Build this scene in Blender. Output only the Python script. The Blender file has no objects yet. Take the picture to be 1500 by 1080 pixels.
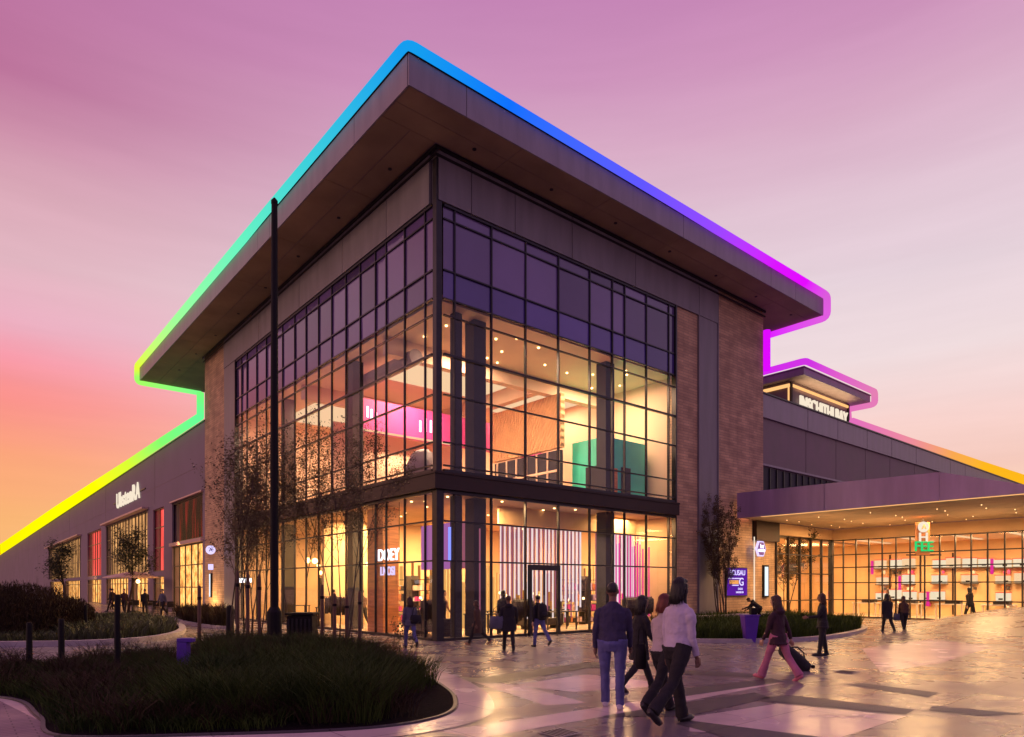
import bpy, bmesh, math, random
from mathutils import Vector, Matrix, noise
random.seed(7)
R = math.radians
scene = bpy.context.scene
COL = scene.collection

# ------------------------------------------------------------------ frames
CX, CY = -2.475, 22.04              # ground corner of the glass tower
UR = Vector((0.7668, 0.6419, 0))    # along the right facade (local x)
UL = Vector((-0.6419, 0.7668, 0))   # along the left facade (local y)
ROT = math.atan2(0.6419, 0.7668)
BLD = Matrix.Translation((CX, CY, 0)) @ Matrix.Rotation(ROT, 4, 'Z')
def W(a, b, z=0.0): return BLD @ Vector((a, b, z))
def G(px, py, z=0.0):               # photograph position of a thing's foot -> place on the ground
    Y = 979.5*(1.8-z)/(py-860.0)
    return Vector(((px-750)/979.5*Y, Y, z))

# ------------------------------------------------------------------ materials
def newmat(name):
    m = bpy.data.materials.new(name); m.use_nodes = True
    nt = m.node_tree; nt.nodes.clear()
    return m, nt, nt.nodes.new('ShaderNodeOutputMaterial')
def srgb(r, g, b):
    f = lambda c: (c/255/12.92) if c/255 <= .04045 else ((c/255+.055)/1.055)**2.4
    return (f(r), f(g), f(b), 1)
def pmat(name, col, rough=.6, var=.25, scale=3.0, bump=.15, bscale=25.0, metal=0.0, spec=.5, col2=None, stretch=(1, 1, 1), sheen=0):
    m, nt, out = newmat(name); N = nt.nodes; L = nt.links
    p = N.new('ShaderNodeBsdfPrincipled'); L.new(p.outputs[0], out.inputs[0])
    tc = N.new('ShaderNodeTexCoord'); mp = N.new('ShaderNodeMapping'); mp.inputs['Scale'].default_value = stretch
    L.new(tc.outputs['Object'], mp.inputs[0])
    n = N.new('ShaderNodeTexNoise'); n.inputs['Scale'].default_value = scale; n.inputs['Detail'].default_value = 6
    L.new(mp.outputs[0], n.inputs[0])
    rp = N.new('ShaderNodeValToRGB')
    c = col[:3]; c2 = col2[:3] if col2 else tuple(min(1, v*(1+var)) for v in c)
    c1 = tuple(v*(1-var) for v in c) if not col2 else c
    rp.color_ramp.elements[0].position = .3; rp.color_ramp.elements[1].position = .7
    rp.color_ramp.elements[0].color = (*c1, 1); rp.color_ramp.elements[1].color = (*c2, 1)
    L.new(n.outputs[0], rp.inputs[0]); L.new(rp.outputs[0], p.inputs['Base Color'])
    mr = N.new('ShaderNodeMapRange'); mr.inputs[3].default_value = max(0.02, rough*.8); mr.inputs[4].default_value = min(1, rough*1.2)
    L.new(n.outputs[0], mr.inputs[0]); L.new(mr.outputs[0], p.inputs['Roughness'])
    p.inputs['Metallic'].default_value = metal; p.inputs['Specular IOR Level'].default_value = spec
    if bump:
        n2 = N.new('ShaderNodeTexNoise'); n2.inputs['Scale'].default_value = bscale; n2.inputs['Detail'].default_value = 4
        L.new(mp.outputs[0], n2.inputs[0])
        b = N.new('ShaderNodeBump'); b.inputs['Strength'].default_value = bump; b.inputs['Distance'].default_value = .02
        L.new(n2.outputs[0], b.inputs['Height']); L.new(b.outputs[0], p.inputs['Normal'])
    return m
def emat(name, col, s):
    m, nt, out = newmat(name); e = nt.nodes.new('ShaderNodeEmission')
    e.inputs[0].default_value = (*col[:3], 1); e.inputs[1].default_value = s
    nt.links.new(e.outputs[0], out.inputs[0]); return m
def glassmat(name, tint=(.93, .93, .95), base=.05, gain=.85):
    m, nt, out = newmat(name); N = nt.nodes; L = nt.links
    t = N.new('ShaderNodeBsdfTransparent'); t.inputs[0].default_value = (*tint, 1)
    g = N.new('ShaderNodeBsdfGlossy'); g.inputs['Roughness'].default_value = .015
    lw = N.new('ShaderNodeLayerWeight'); lw.inputs['Blend'].default_value = .5
    pw = N.new('ShaderNodeMath'); pw.operation = 'POWER'; pw.inputs[1].default_value = 4.0
    L.new(lw.outputs['Facing'], pw.inputs[0])
    ma = N.new('ShaderNodeMath'); ma.operation = 'MULTIPLY_ADD'; ma.inputs[1].default_value = gain; ma.inputs[2].default_value = base; ma.use_clamp = True
    L.new(pw.outputs[0], ma.inputs[0])
    mx = N.new('ShaderNodeMixShader'); L.new(ma.outputs[0], mx.inputs[0]); L.new(t.outputs[0], mx.inputs[1]); L.new(g.outputs[0], mx.inputs[2])
    L.new(mx.outputs[0], out.inputs[0]); return m
def brickmat(name, c1, c2, mortar, bw=.6, bh=.1):
    m, nt, out = newmat(name); N = nt.nodes; L = nt.links
    p = N.new('ShaderNodeBsdfPrincipled'); L.new(p.outputs[0], out.inputs[0])
    tc = N.new('ShaderNodeTexCoord'); sx = N.new('ShaderNodeSeparateXYZ'); L.new(tc.outputs['Object'], sx.inputs[0])
    ad = N.new('ShaderNodeMath'); ad.operation = 'ADD'; L.new(sx.outputs[0], ad.inputs[0]); L.new(sx.outputs[1], ad.inputs[1])
    cb = N.new('ShaderNodeCombineXYZ'); L.new(ad.outputs[0], cb.inputs[0]); L.new(sx.outputs[2], cb.inputs[1])
    b = N.new('ShaderNodeTexBrick'); L.new(cb.outputs[0], b.inputs[0])
    b.inputs['Scale'].default_value = 1; b.inputs['Brick Width'].default_value = bw; b.inputs['Row Height'].default_value = bh
    b.inputs['Mortar Size'].default_value = .008; b.inputs['Color1'].default_value = (*c1, 1); b.inputs['Color2'].default_value = (*c2, 1)
    b.inputs['Mortar'].default_value = (*mortar, 1); b.inputs['Bias'].default_value = -.1
    n = N.new('ShaderNodeTexNoise'); n.inputs['Scale'].default_value = 1.2; n.inputs['Detail'].default_value = 8; L.new(tc.outputs['Object'], n.inputs[0])
    mx = N.new('ShaderNodeMix'); mx.data_type = 'RGBA'; mx.blend_type = 'MULTIPLY'; mx.inputs[0].default_value = .7
    rp = N.new('ShaderNodeValToRGB'); rp.color_ramp.elements[0].color = (.55, .5, .5, 1); rp.color_ramp.elements[0].position = .3
    rp.color_ramp.elements[1].color = (1.2, 1.15, 1.1, 1); rp.color_ramp.elements[1].position = .7
    L.new(n.outputs[0], rp.inputs[0]); L.new(b.outputs[0], mx.inputs[6]); L.new(rp.outputs[0], mx.inputs[7]); L.new(mx.outputs[2], p.inputs['Base Color'])
    bp = N.new('ShaderNodeBump'); bp.inputs['Strength'].default_value = .6; bp.inputs['Distance'].default_value = .012; bp.invert = True
    L.new(b.outputs['Fac'], bp.inputs['Height']); L.new(bp.outputs[0], p.inputs['Normal'])
    p.inputs['Roughness'].default_value = .85
    return m
def pavemat(name, c1, c2, mortar, rlo=.22, rhi=.33, bw=2.4, bh=1.2):
    m, nt, out = newmat(name); N = nt.nodes; L = nt.links
    p = N.new('ShaderNodeBsdfPrincipled'); L.new(p.outputs[0], out.inputs[0])
    tc = N.new('ShaderNodeTexCoord'); mp = N.new('ShaderNodeMapping'); mp.inputs['Rotation'].default_value = (0, 0, -ROT)
    L.new(tc.outputs['Object'], mp.inputs[0])
    b = N.new('ShaderNodeTexBrick'); L.new(mp.outputs[0], b.inputs[0])
    b.inputs['Scale'].default_value = 1; b.inputs['Brick Width'].default_value = bw; b.inputs['Row Height'].default_value = bh
    b.inputs['Mortar Size'].default_value = .009; b.inputs['Color1'].default_value = (*c1, 1); b.inputs['Color2'].default_value = (*c2, 1)
    b.inputs['Mortar'].default_value = (*mortar, 1)
    n = N.new('ShaderNodeTexNoise'); n.inputs['Scale'].default_value = .9; n.inputs['Detail'].default_value = 9; n.inputs['Roughness'].default_value = .62
    L.new(tc.outputs['Object'], n.inputs[0])
    rp = N.new('ShaderNodeValToRGB'); rp.color_ramp.elements[0].color = (.8, .78, .8, 1); rp.color_ramp.elements[0].position = .32
    rp.color_ramp.elements[1].color = (1.15, 1.12, 1.1, 1); rp.color_ramp.elements[1].position = .68
    L.new(n.outputs[0], rp.inputs[0])
    mx = N.new('ShaderNodeMix'); mx.data_type = 'RGBA'; mx.blend_type = 'MULTIPLY'; mx.inputs[0].default_value = .8
    L.new(b.outputs[0], mx.inputs[6]); L.new(rp.outputs[0], mx.inputs[7]); L.new(mx.outputs[2], p.inputs['Base Color'])
    n3 = N.new('ShaderNodeTexNoise'); n3.inputs['Scale'].default_value = .8; n3.inputs['Detail'].default_value = 3; L.new(tc.outputs['Object'], n3.inputs[0])
    mr = N.new('ShaderNodeMapRange'); mr.inputs[1].default_value = .35; mr.inputs[2].default_value = .65
    mr.inputs[3].default_value = rlo; mr.inputs[4].default_value = rhi; L.new(n3.outputs[0], mr.inputs[0]); L.new(mr.outputs[0], p.inputs['Roughness'])
    n2 = N.new('ShaderNodeTexNoise'); n2.inputs['Scale'].default_value = 3.5; n2.inputs['Detail'].default_value = 3; L.new(tc.outputs['Object'], n2.inputs[0])
    ad = N.new('ShaderNodeMath'); ad.operation = 'MULTIPLY_ADD'; ad.inputs[1].default_value = -1.0
    L.new(b.outputs['Fac'], ad.inputs[0]); L.new(n2.outputs[0], ad.inputs[2])
    bp = N.new('ShaderNodeBump'); bp.inputs['Strength'].default_value = .014; bp.inputs['Distance'].default_value = .006
    p.inputs['Specular IOR Level'].default_value = .45
    return m
def litwindow(name, cols, s, scale=(1.2, 1.2, .35)):
    """lit room seen through a window: uneven warm light, darker furniture shapes"""
    m, nt, out = newmat(name); N = nt.nodes; L = nt.links
    e = N.new('ShaderNodeEmission'); L.new(e.outputs[0], out.inputs[0])
    tc = N.new('ShaderNodeTexCoord'); mp = N.new('ShaderNodeMapping'); mp.inputs['Scale'].default_value = scale; L.new(tc.outputs['Object'], mp.inputs[0])
    n = N.new('ShaderNodeTexNoise'); n.inputs['Scale'].default_value = 1.6; n.inputs['Detail'].default_value = 5; n.inputs['Roughness'].default_value = .7
    L.new(mp.outputs[0], n.inputs[0]); rp = N.new('ShaderNodeValToRGB'); cr = rp.color_ramp
    while len(cr.elements) < len(cols): cr.elements.new(.5)
    for i, (p_, c) in enumerate(cols): cr.elements[i].position = p_; cr.elements[i].color = (*c[:3], 1)
    L.new(n.outputs[0], rp.inputs[0]); L.new(rp.outputs[0], e.inputs[0]); e.inputs[1].default_value = s
    return m

M = {}
M['panel'] = pmat('grey_metal_panel', (.27, .235, .265), .45, .16, 1.0, .05, 8, stretch=(2.2, 2.2, .35))
M['canopy'] = pmat('purple_grey_panel', (.36, .24, .40), .45, .14, 1.0, .05, 8, stretch=(2.2, 2.2, .35))
M['spandrel_deep'] = pmat('deep_purple_glass', (.085, .055, .26), .06, .12, .3, 0, spec=.9)
M['downlight'] = emat('dim_downlight', (1, .66, .30), 2.2)
M['frieze'] = pmat('frieze_panel', (.19, .172, .19), .5, .16, 1.0, .05, 8, stretch=(2.2, 2.2, .35))
M['soffit'] = pmat('soffit_board', (.35, .25, .16), .7, .25, .5, .15, 20)
M['dark'] = pmat('dark_bronze_metal', (.018, .016, .022), .35, .3, 4, .05, 30, metal=.3)
M['beam'] = pmat('brown_steel', (.030, .014, .013), .5, .2, 2, .05, 30, spec=.3)
M['brick'] = brickmat('long_brick', (.62, .42, .25), (.45, .30, .185), (.26, .2, .15), .75, .13)
M['brick_b'] = brickmat('tan_brick', (.6, .41, .25), (.46, .31, .19), (.28, .2, .15), .6, .1)
M['wing'] = pmat('wing_render', (.215, .165, .21), .8, .14, .25, .1, 12, stretch=(1, 1, 1))
M['brownpanel'] = pmat('brown_panel', (.19, .13, .145), .6, .15, .7, .08, 12)
M['glass'] = glassmat('clear_glass', gain=.6); M['glass_wing'] = glassmat('coated_glass', base=.02, gain=.12)
M['glass_shop'] = glassmat('shop_glass', base=.04)
M['spandrel'] = pmat('purple_spandrel_glass', (.13, .085, .22), .06, .12, .3, 0, spec=.9)
M['column'] = pmat('column_slate', (.028, .028, .036), .6, .2, 3, .1, 20, spec=.3)
M['cream'] = pmat('cream_plaster', (.80, .58, .42), .8, .06, .6, .05, 20)
M['warmwall'] = pmat('warm_wall', (.66, .45, .25), .8, .12, .7, .05, 20)
M['floor_in'] = pmat('interior_tile', (.55, .42, .3), .25, .15, 1.2, .03, 12)
M['orangewood'] = pmat('orange_wood', (.6, .22, .07), .5, .25, 1.5, .1, 20, stretch=(1, 1, 8))
M['teal'] = pmat('teal_paint', (.06, .75, .54), .4, .08, 1, 0)
M['magenta'] = pmat('magenta_paint', (.62, .06, .32), .5, .08, 1, 0)
M['purplewall'] = pmat('purple_paint', (.32, .14, .55), .5, .1, 1, 0)
M['black'] = pmat('black_paint', (.008, .007, .009), .7, .3, 4, .1, 30, spec=.2)
M['furn'] = pmat('dark_furniture', (.04, .03, .028), .6, .3, 4, .1, 30)
M['wood'] = pmat('weathered_stake', (.12, .062, .045), .75, .35, 3, .4, 30, stretch=(6, 6, 1))
M['bark'] = pmat('bark', (.06, .042, .035), .85, .3, 6, .5, 40)
M['leaf'] = pmat('leaf', (.055, .042, .020), .6, .4, 2, 0, col2=(.15, .11, .05))
M['leafg'] = pmat('leaf_green', (.025, .035, .012), .6, .4, 2, 0, col2=(.06, .07, .022))
M['grass'] = pmat('grass_blade', (.010, .026, .004), .7, .4, .9, 0, col2=(.055, .085, .014), spec=.15)
M['grassb'] = pmat('grass_brown', (.020, .013, .007), .7, .4, .6, 0, col2=(.05, .032, .018), spec=.15)
M['mulch'] = pmat('mulch', (.012, .009, .009), .95, .6, 14, 1.0, 60, spec=.05)
M['kerb'] = pmat('kerb_stone', (.36, .32, .33), .5, .15, 3, .15, 30)
M['pave'] = pavemat('plaza_stone', (.235, .207, .212), (.21, .184, .19), (.10, .088, .09))
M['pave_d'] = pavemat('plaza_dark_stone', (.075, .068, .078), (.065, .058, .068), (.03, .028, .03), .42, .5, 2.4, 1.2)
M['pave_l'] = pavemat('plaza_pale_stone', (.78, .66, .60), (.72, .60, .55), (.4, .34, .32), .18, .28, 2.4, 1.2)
M['path'] = pavemat('path_block', (.26, .18, .20), (.22, .15, .17), (.1, .07, .08), .4, .7, .4, .12)
M['ground'] = pmat('far_ground', (.12, .10, .105), .8, .2, .2, .1, 8)
M['purple'] = pmat('purple_plastic', (.085, .02, .36), .4, .12, 2, .03, 30)
M['white'] = pmat('white_paint', (.75, .7, .66), .6, .06, 2, .02, 30)
M['stone'] = pmat('pink_stone', (.5, .33, .26), .7, .15, 4, .2, 30)
M['led'] = emat('warm_led', (1, .52, .19), 1.15)
M['bulb'] = emat('warm_bulb', (1, .62, .24), 7)
M['lightpanel'] = emat('ceiling_light_panel', (1, .66, .36), 1.05)
M['whitesign'] = emat('white_letters', (.95, .93, 1.0), 2.2)
M['warmsign'] = emat('warm_letters', (1, .85, .66), .95)
M['lilacsign'] = emat('lilac_sign', (.72, .62, 1.0), 1.2)
M['greensign'] = emat('green_sign', (.03, .8, .22), .85)
M['whiteslat'] = emat('white_light_slat', (1, .84, .84), .95)
M['pinkslat'] = emat('pink_light_slat', (.85, .25, .38), .35)
M['magslat'] = emat('magenta_light_panel', (1, .04, .36), .85)
M['purpleslat'] = emat('purple_light_panel', (.62, .20, .62), .6)
M['bluelamp'] = emat('blue_lamp', (.2, .25, 1.0), 1.6)
M['redglow'] = emat('glowing_red_trim', (1, .12, .04), 1.2)
M['displaylit'] = emat('lit_display_box', (1, .82, .55), 1.0)
M['screen'] = emat('pale_screen', (.75, .85, .95), 1.3)

for nm in ('spandrel', 'spandrel_deep'):   # each pane differs a little in tint, and its surface is faintly warped
    nt_ = M[nm].node_tree; p_ = nt_.nodes['Principled BSDF']; src = p_.inputs['Base Color'].links[0].from_socket
    gi_ = nt_.nodes.new('ShaderNodeNewGeometry'); mr_ = nt_.nodes.new('ShaderNodeMapRange'); mr_.inputs[3].default_value = .55; mr_.inputs[4].default_value = 1.45
    nt_.links.new(gi_.outputs['Random Per Island'], mr_.inputs[0]); mm_ = nt_.nodes.new('ShaderNodeVectorMath'); mm_.operation = 'SCALE'
    nt_.links.new(src, mm_.inputs[0]); nt_.links.new(mr_.outputs[0], mm_.inputs['Scale']); nt_.links.new(mm_.outputs[0], p_.inputs['Base Color'])
    nn_ = nt_.nodes.new('ShaderNodeTexNoise'); nn_.inputs['Scale'].default_value = 1.1; tt_ = nt_.nodes.new('ShaderNodeTexCoord'); nt_.links.new(tt_.outputs['Object'], nn_.inputs[0])
    bb_ = nt_.nodes.new('ShaderNodeBump'); bb_.inputs['Strength'].default_value = .12; bb_.inputs['Distance'].default_value = .05; nt_.links.new(nn_.outputs[0], bb_.inputs['Height']); nt_.links.new(bb_.outputs[0], p_.inputs['Normal'])
# ------------------------------------------------------------------ mesh builder
class MB:
    def __init__(s): s.v = []; s.f = []; s.c = []
    def add(s, vs, fs):
        o = len(s.v); s.v += [tuple(v) for v in vs]; s.f += [tuple(o+i for i in f) for f in fs]; return s
    def box(s, x0, x1, y0, y1, z0, z1):
        if x0 > x1: x0, x1 = x1, x0
        if y0 > y1: y0, y1 = y1, y0
        if z0 > z1: z0, z1 = z1, z0
        return s.add([(x0,y0,z0),(x1,y0,z0),(x1,y1,z0),(x0,y1,z0),(x0,y0,z1),(x1,y0,z1),(x1,y1,z1),(x0,y1,z1)],
                     [(0,3,2,1),(4,5,6,7),(0,1,5,4),(1,2,6,5),(2,3,7,6),(3,0,4,7)])
    def prism(s, poly, z0, z1):
        n = len(poly)
        vs = [(x, y, z0) for x, y in poly]+[(x, y, z1) for x, y in poly]
        return s.add(vs, [tuple(range(n-1, -1, -1)), tuple(range(n, 2*n))]+[(i, (i+1) % n, n+(i+1) % n, n+i) for i in range(n)])
    def tube(s, pts, rad, n=8, cap=True, sq=(1, 1)):
        pts = [Vector(p) for p in pts]
        if not hasattr(rad, '__len__'): rad = [rad]*len(pts)
        rings = []; up = Vector((0, 0, 1))
        prev = None
        for i, p in enumerate(pts):
            if i == 0: d = pts[1]-p
            elif i == len(pts)-1: d = p-pts[i-1]
            else: d = (pts[i+1]-p).normalized()+(p-pts[i-1]).normalized()
            if d.length < 1e-9: d = Vector((0, 0, 1))
            d.normalize()
            if prev is None:
                x = d.cross(up)
                if x.length < .05: x = Vector((1, 0, 0)) - d*d.x
            else: x = prev - d*prev.dot(d)
            x.normalize(); y = d.cross(x); prev = x
            rings.append([p+(x*math.cos(2*math.pi*k/n)*sq[0]+y*math.sin(2*math.pi*k/n)*sq[1])*rad[i] for k in range(n)])
        o = len(s.v); s.v += [tuple(v) for r in rings for v in r]
        for i in range(len(pts)-1):
            for k in range(n):
                s.f.append((o+i*n+k, o+i*n+(k+1) % n, o+(i+1)*n+(k+1) % n, o+(i+1)*n+k))
        if cap:
            s.f.append(tuple(o+k for k in range(n-1, -1, -1))); s.f.append(tuple(o+(len(pts)-1)*n+k for k in range(n)))
        return s
    def cyl(s, x, y, z0, z1, r0, r1=None, n=16): return s.tube([(x, y, z0), (x, y, z1)], [r0, r0 if r1 is None else r1], n)
    def ball(s, c, rx, ry=None, rz=None, nu=12, nv=8):
        ry = ry or rx; rz = rz or rx
        vs = [(c[0], c[1], c[2]-rz)]
        for j in range(1, nv):
            t = -math.pi/2+math.pi*j/nv
            for i in range(nu):
                u = 2*math.pi*i/nu; vs.append((c[0]+rx*math.cos(t)*math.cos(u), c[1]+ry*math.cos(t)*math.sin(u), c[2]+rz*math.sin(t)))
        vs.append((c[0], c[1], c[2]+rz)); fs = []
        for i in range(nu): fs.append((0, 1+(i+1) % nu, 1+i))
        for j in range(nv-2):
            for i in range(nu): fs.append((1+j*nu+i, 1+j*nu+(i+1) % nu, 1+(j+1)*nu+(i+1) % nu, 1+(j+1)*nu+i))
        e = len(vs)-1; b = 1+(nv-2)*nu
        for i in range(nu): fs.append((b+i, b+(i+1) % nu, e))
        return s.add(vs, fs)
    def rings(s, rs, n=20):
        """stack of ellipses (cx, cy, z, rx, ry) closed at both ends"""
        o = len(s.v)
        for (cx, cy, z, rx, ry) in rs:
            for k in range(n): s.v.append((cx+rx*math.cos(2*math.pi*k/n), cy+ry*math.sin(2*math.pi*k/n), z))
        for i in range(len(rs)-1):
            for k in range(n): s.f.append((o+i*n+k, o+i*n+(k+1) % n, o+(i+1)*n+(k+1) % n, o+(i+1)*n+k))
        s.f.append(tuple(o+k for k in range(n-1, -1, -1))); s.f.append(tuple(o+(len(rs)-1)*n+k for k in range(n)))
        return s
    def build(s, name, mat, parent=None, loc=None, rot=None, smooth=False, bevel=0, kind=None):
        me = bpy.data.meshes.new(name); me.from_pydata(s.v, [], s.f); me.update()
        if mat: me.materials.append(mat)
        if smooth:
            for p in me.polygons: p.use_smooth = True
        o = bpy.data.objects.new(name, me); COL.objects.link(o)
        if parent: o.parent = parent
        if loc is not None: o.location = loc
        if rot is not None: o.rotation_euler = (0, 0, rot)
        if bevel:
            b = o.modifiers.new('bevel', 'BEVEL'); b.width = bevel; b.segments = 2; b.limit_method = 'ANGLE'
        if kind: o['kind'] = kind
        return o
def tag(o, label, cat, group=None):
    o['label'] = label; o['category'] = cat
    if group: o['group'] = group
    return o
def thing(name, label, cat, loc=(0, 0, 0), rot=0.0, group=None):
    o = bpy.data.objects.new(name, None); COL.objects.link(o); o.empty_display_size = .3
    o.location = loc; o.rotation_euler = (0, 0, rot)
    return tag(o, label, cat, group)
def bthing(name, label, cat, a=0, b=0, z=0, group=None, r=0): return thing(name, label, cat, W(a, b, z), ROT+r, group)
def copytree(o, parent=None):
    c = o.copy(); COL.objects.link(c)
    if parent: c.parent = parent
    for ch in list(o.children): copytree(ch, c)
    return c
def lamp(parent, kind, loc, energy, col, size=1.0, sizey=None, rot=(0, 0, 0), name='lamp_light'):
    l = bpy.data.lights.new(name, kind); l.energy = energy; l.color = col
    if kind == 'AREA':
        l.size = size
        if sizey: l.shape = 'RECTANGLE'; l.size_y = sizey
    elif kind == 'POINT': l.shadow_soft_size = size
    o = bpy.data.objects.new(name, l); COL.objects.link(o); o.parent = parent; o.location = loc; o.rotation_euler = rot
    return o
def text(name, s, mat, parent, loc, face, size, ext=.03, sx=1.0, align='CENTER', sp=1.0):
    """face: direction (local) the letters look towards, as rotation about z of a text standing up and facing -y"""
    cu = bpy.data.curves.new(name, 'FONT'); cu.body = s; cu.size = size; cu.extrude = ext; cu.align_x = align; cu.align_y = 'CENTER'
    cu.space_character = sp; cu.offset = .012*size
    t = bpy.data.objects.new(name, cu); COL.objects.link(t)
    dg = bpy.context.evaluated_depsgraph_get(); me = bpy.data.meshes.new_from_object(t.evaluated_get(dg))
    bpy.data.objects.remove(t)
    me.transform(Matrix.Scale(sx, 4, (1, 0, 0))); me.transform(Matrix.Rotation(R(90), 4, 'X')); me.transform(Matrix.Rotation(face, 4, 'Z'))
    me.materials.clear(); me.materials.append(mat)
    o = bpy.data.objects.new(name, me); COL.objects.link(o); o.parent = parent; o.location = loc
    return o

# ------------------------------------------------------------------ camera, sky, light
cam = bpy.data.cameras.new('camera'); cam.lens = 979.5/1500*36; cam.sensor_width = 36; cam.sensor_fit = 'HORIZONTAL'
cam.shift_y = 320/1500; cam.clip_end = 6000; cam.clip_start = .1
co = bpy.data.objects.new('camera', cam); COL.objects.link(co); co.location = (0, 0, 1.8); co.rotation_euler = (R(90), 0, 0); scene.camera = co
scene.view_settings.view_transform = 'Standard'; scene.view_settings.look = 'None'
scene.view_settings.exposure = 0; scene.view_settings.gamma = 1
w = bpy.data.worlds.new('World'); scene.world = w; w.use_nodes = True
nt = w.node_tree; nt.nodes.clear(); N = nt.nodes; L = nt.links
out = N.new('ShaderNodeOutputWorld'); bg = N.new('ShaderNodeBackground'); L.new(bg.outputs[0], out.inputs[0])
tc = N.new('ShaderNodeTexCoord'); sp = N.new('ShaderNodeSeparateXYZ'); L.new(tc.outputs['Generated'], sp.inputs[0])
# soft streaks disturb the bands of the dusk sky
mp = N.new('ShaderNodeMapping'); mp.inputs['Scale'].default_value = (1.6, 1.6, 9); L.new(tc.outputs['Generated'], mp.inputs[0])
nz = N.new('ShaderNodeTexNoise'); nz.inputs['Scale'].default_value = 2.2; nz.inputs['Detail'].default_value = 5; nz.inputs['Roughness'].default_value = .5; L.new(mp.outputs[0], nz.inputs[0])
ms = N.new('ShaderNodeMath'); ms.operation = 'MULTIPLY_ADD'; ms.inputs[1].default_value = .03; L.new(nz.outputs[0], ms.inputs[0]); 
of = N.new('ShaderNodeMath'); of.operation = 'SUBTRACT'; of.inputs[1].default_value = .015; L.new(ms.outputs[0], of.inputs[0]); L.new(sp.outputs[2], ms.inputs[2])
def ramp(stops):
    r = N.new('ShaderNodeValToRGB'); cr = r.color_ramp; cr.interpolation = 'EASE' if False else 'LINEAR'
    while len(cr.elements) < len(stops): cr.elements.new(.5)
    for i, (p, c) in enumerate(stops): cr.elements[i].position = p; cr.elements[i].color = srgb(*c)
    L.new(of.outputs[0], r.inputs[0]); return r
west = ramp([(0, (250,190,120)), (.08, (251,182,116)), (.16, (252,164,122)), (.22, (251,144,138)), (.265, (248,152,168)), (.31, (236,174,193)), (.37, (226,180,192)), (.43, (217,164,180)), (.48, (204,138,166)), (.53, (184,104,148)), (.60, (184,108,156)), (.9, (165,110,165))])
east = ramp([(0, (250,216,160)), (.09, (250,216,180)), (.15, (246,202,188)), (.21, (249,212,206)), (.29, (240,220,222)), (.38, (231,211,220)), (.46, (225,196,211)), (.54, (217,172,198)), (.60, (206,148,188)), (.68, (194,128,180)), (.9, (165,112,170))])
back = ramp([(0, (196,150,176)), (.2, (184,144,180)), (.5, (164,132,178)), (.9, (150,112,170))])
m1 = N.new('ShaderNodeMapRange'); m1.interpolation_type = 'SMOOTHSTEP'; m1.inputs[1].default_value = -.66; m1.inputs[2].default_value = -.02; L.new(sp.outputs[0], m1.inputs[0])
x1 = N.new('ShaderNodeMix'); x1.data_type = 'RGBA'; L.new(m1.outputs[0], x1.inputs[0]); L.new(west.outputs[0], x1.inputs[6]); L.new(east.outputs[0], x1.inputs[7])
# the sky turned away from the sunset is darker and bluer: direction (-0.5, 0.87) is the glow
dt = N.new('ShaderNodeVectorMath'); dt.operation = 'DOT_PRODUCT'; dt.inputs[1].default_value = (-.42, .9, 0); L.new(tc.outputs['Generated'], dt.inputs[0])
m2 = N.new('ShaderNodeMapRange'); m2.interpolation_type = 'SMOOTHSTEP'; m2.inputs[1].default_value = .12; m2.inputs[2].default_value = -.55; L.new(dt.outputs['Value'], m2.inputs[0])
x2 = N.new('ShaderNodeMix'); x2.data_type = 'RGBA'; L.new(m2.outputs[0], x2.inputs[0]); L.new(x1.outputs[2], x2.inputs[6]); L.new(back.outputs[0], x2.inputs[7])
# thin drawn-out cloud streaks, a few percent lighter or darker
mp2 = N.new('ShaderNodeMapping'); mp2.inputs['Scale'].default_value = (2.2, 2.2, 26); mp2.inputs['Rotation'].default_value = (R(4), R(-5), 0); L.new(tc.outputs['Generated'], mp2.inputs[0])
nz2 = N.new('ShaderNodeTexNoise'); nz2.inputs['Scale'].default_value = 1.7; nz2.inputs['Detail'].default_value = 7; nz2.inputs['Roughness'].default_value = .6; L.new(mp2.outputs[0], nz2.inputs[0])
mr3 = N.new('ShaderNodeMapRange'); mr3.inputs[1].default_value = .3; mr3.inputs[2].default_value = .7; mr3.inputs[3].default_value = .975; mr3.inputs[4].default_value = 1.025; L.new(nz2.outputs[0], mr3.inputs[0])
vs = N.new('ShaderNodeVectorMath'); vs.operation = 'SCALE'; L.new(x2.outputs[2], vs.inputs[0]); L.new(mr3.outputs[0], vs.inputs['Scale'])
L.new(vs.outputs[0], bg.inputs[0]); bg.inputs[1].default_value = 1.0
sun = bpy.data.lights.new('sun', 'SUN'); sun.energy = .5; sun.angle = R(12); sun.color = (1, .62, .5)
so = bpy.data.objects.new('sun', sun); COL.objects.link(so)
so.rotation_euler = Vector((.97, .15, -.2)).to_track_quat('-Z', 'Y').to_euler()
scene.cycles.max_bounces = 8; scene.cycles.transparent_max_bounces = 16; scene.cycles.sample_clamp_indirect = 4
scene.cycles.caustics_reflective = False; scene.cycles.caustics_refractive = False

# ------------------------------------------------------------------ corner building (local frame: x along right facade, y along left facade)
T = bthing('corner_building', 'tall glass fronted corner building with wide overhanging grey roof and brick ends', 'building')
ZT, ZR0, ZR1 = 14.55, 16.3, 17.2
RG, RH = 12.92, 16.18        # end of the glass / end of the grey frieze, right
LG, LH = 20.4, 22.3          # the same, left
LE, RE = 26.4, 20.46
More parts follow.
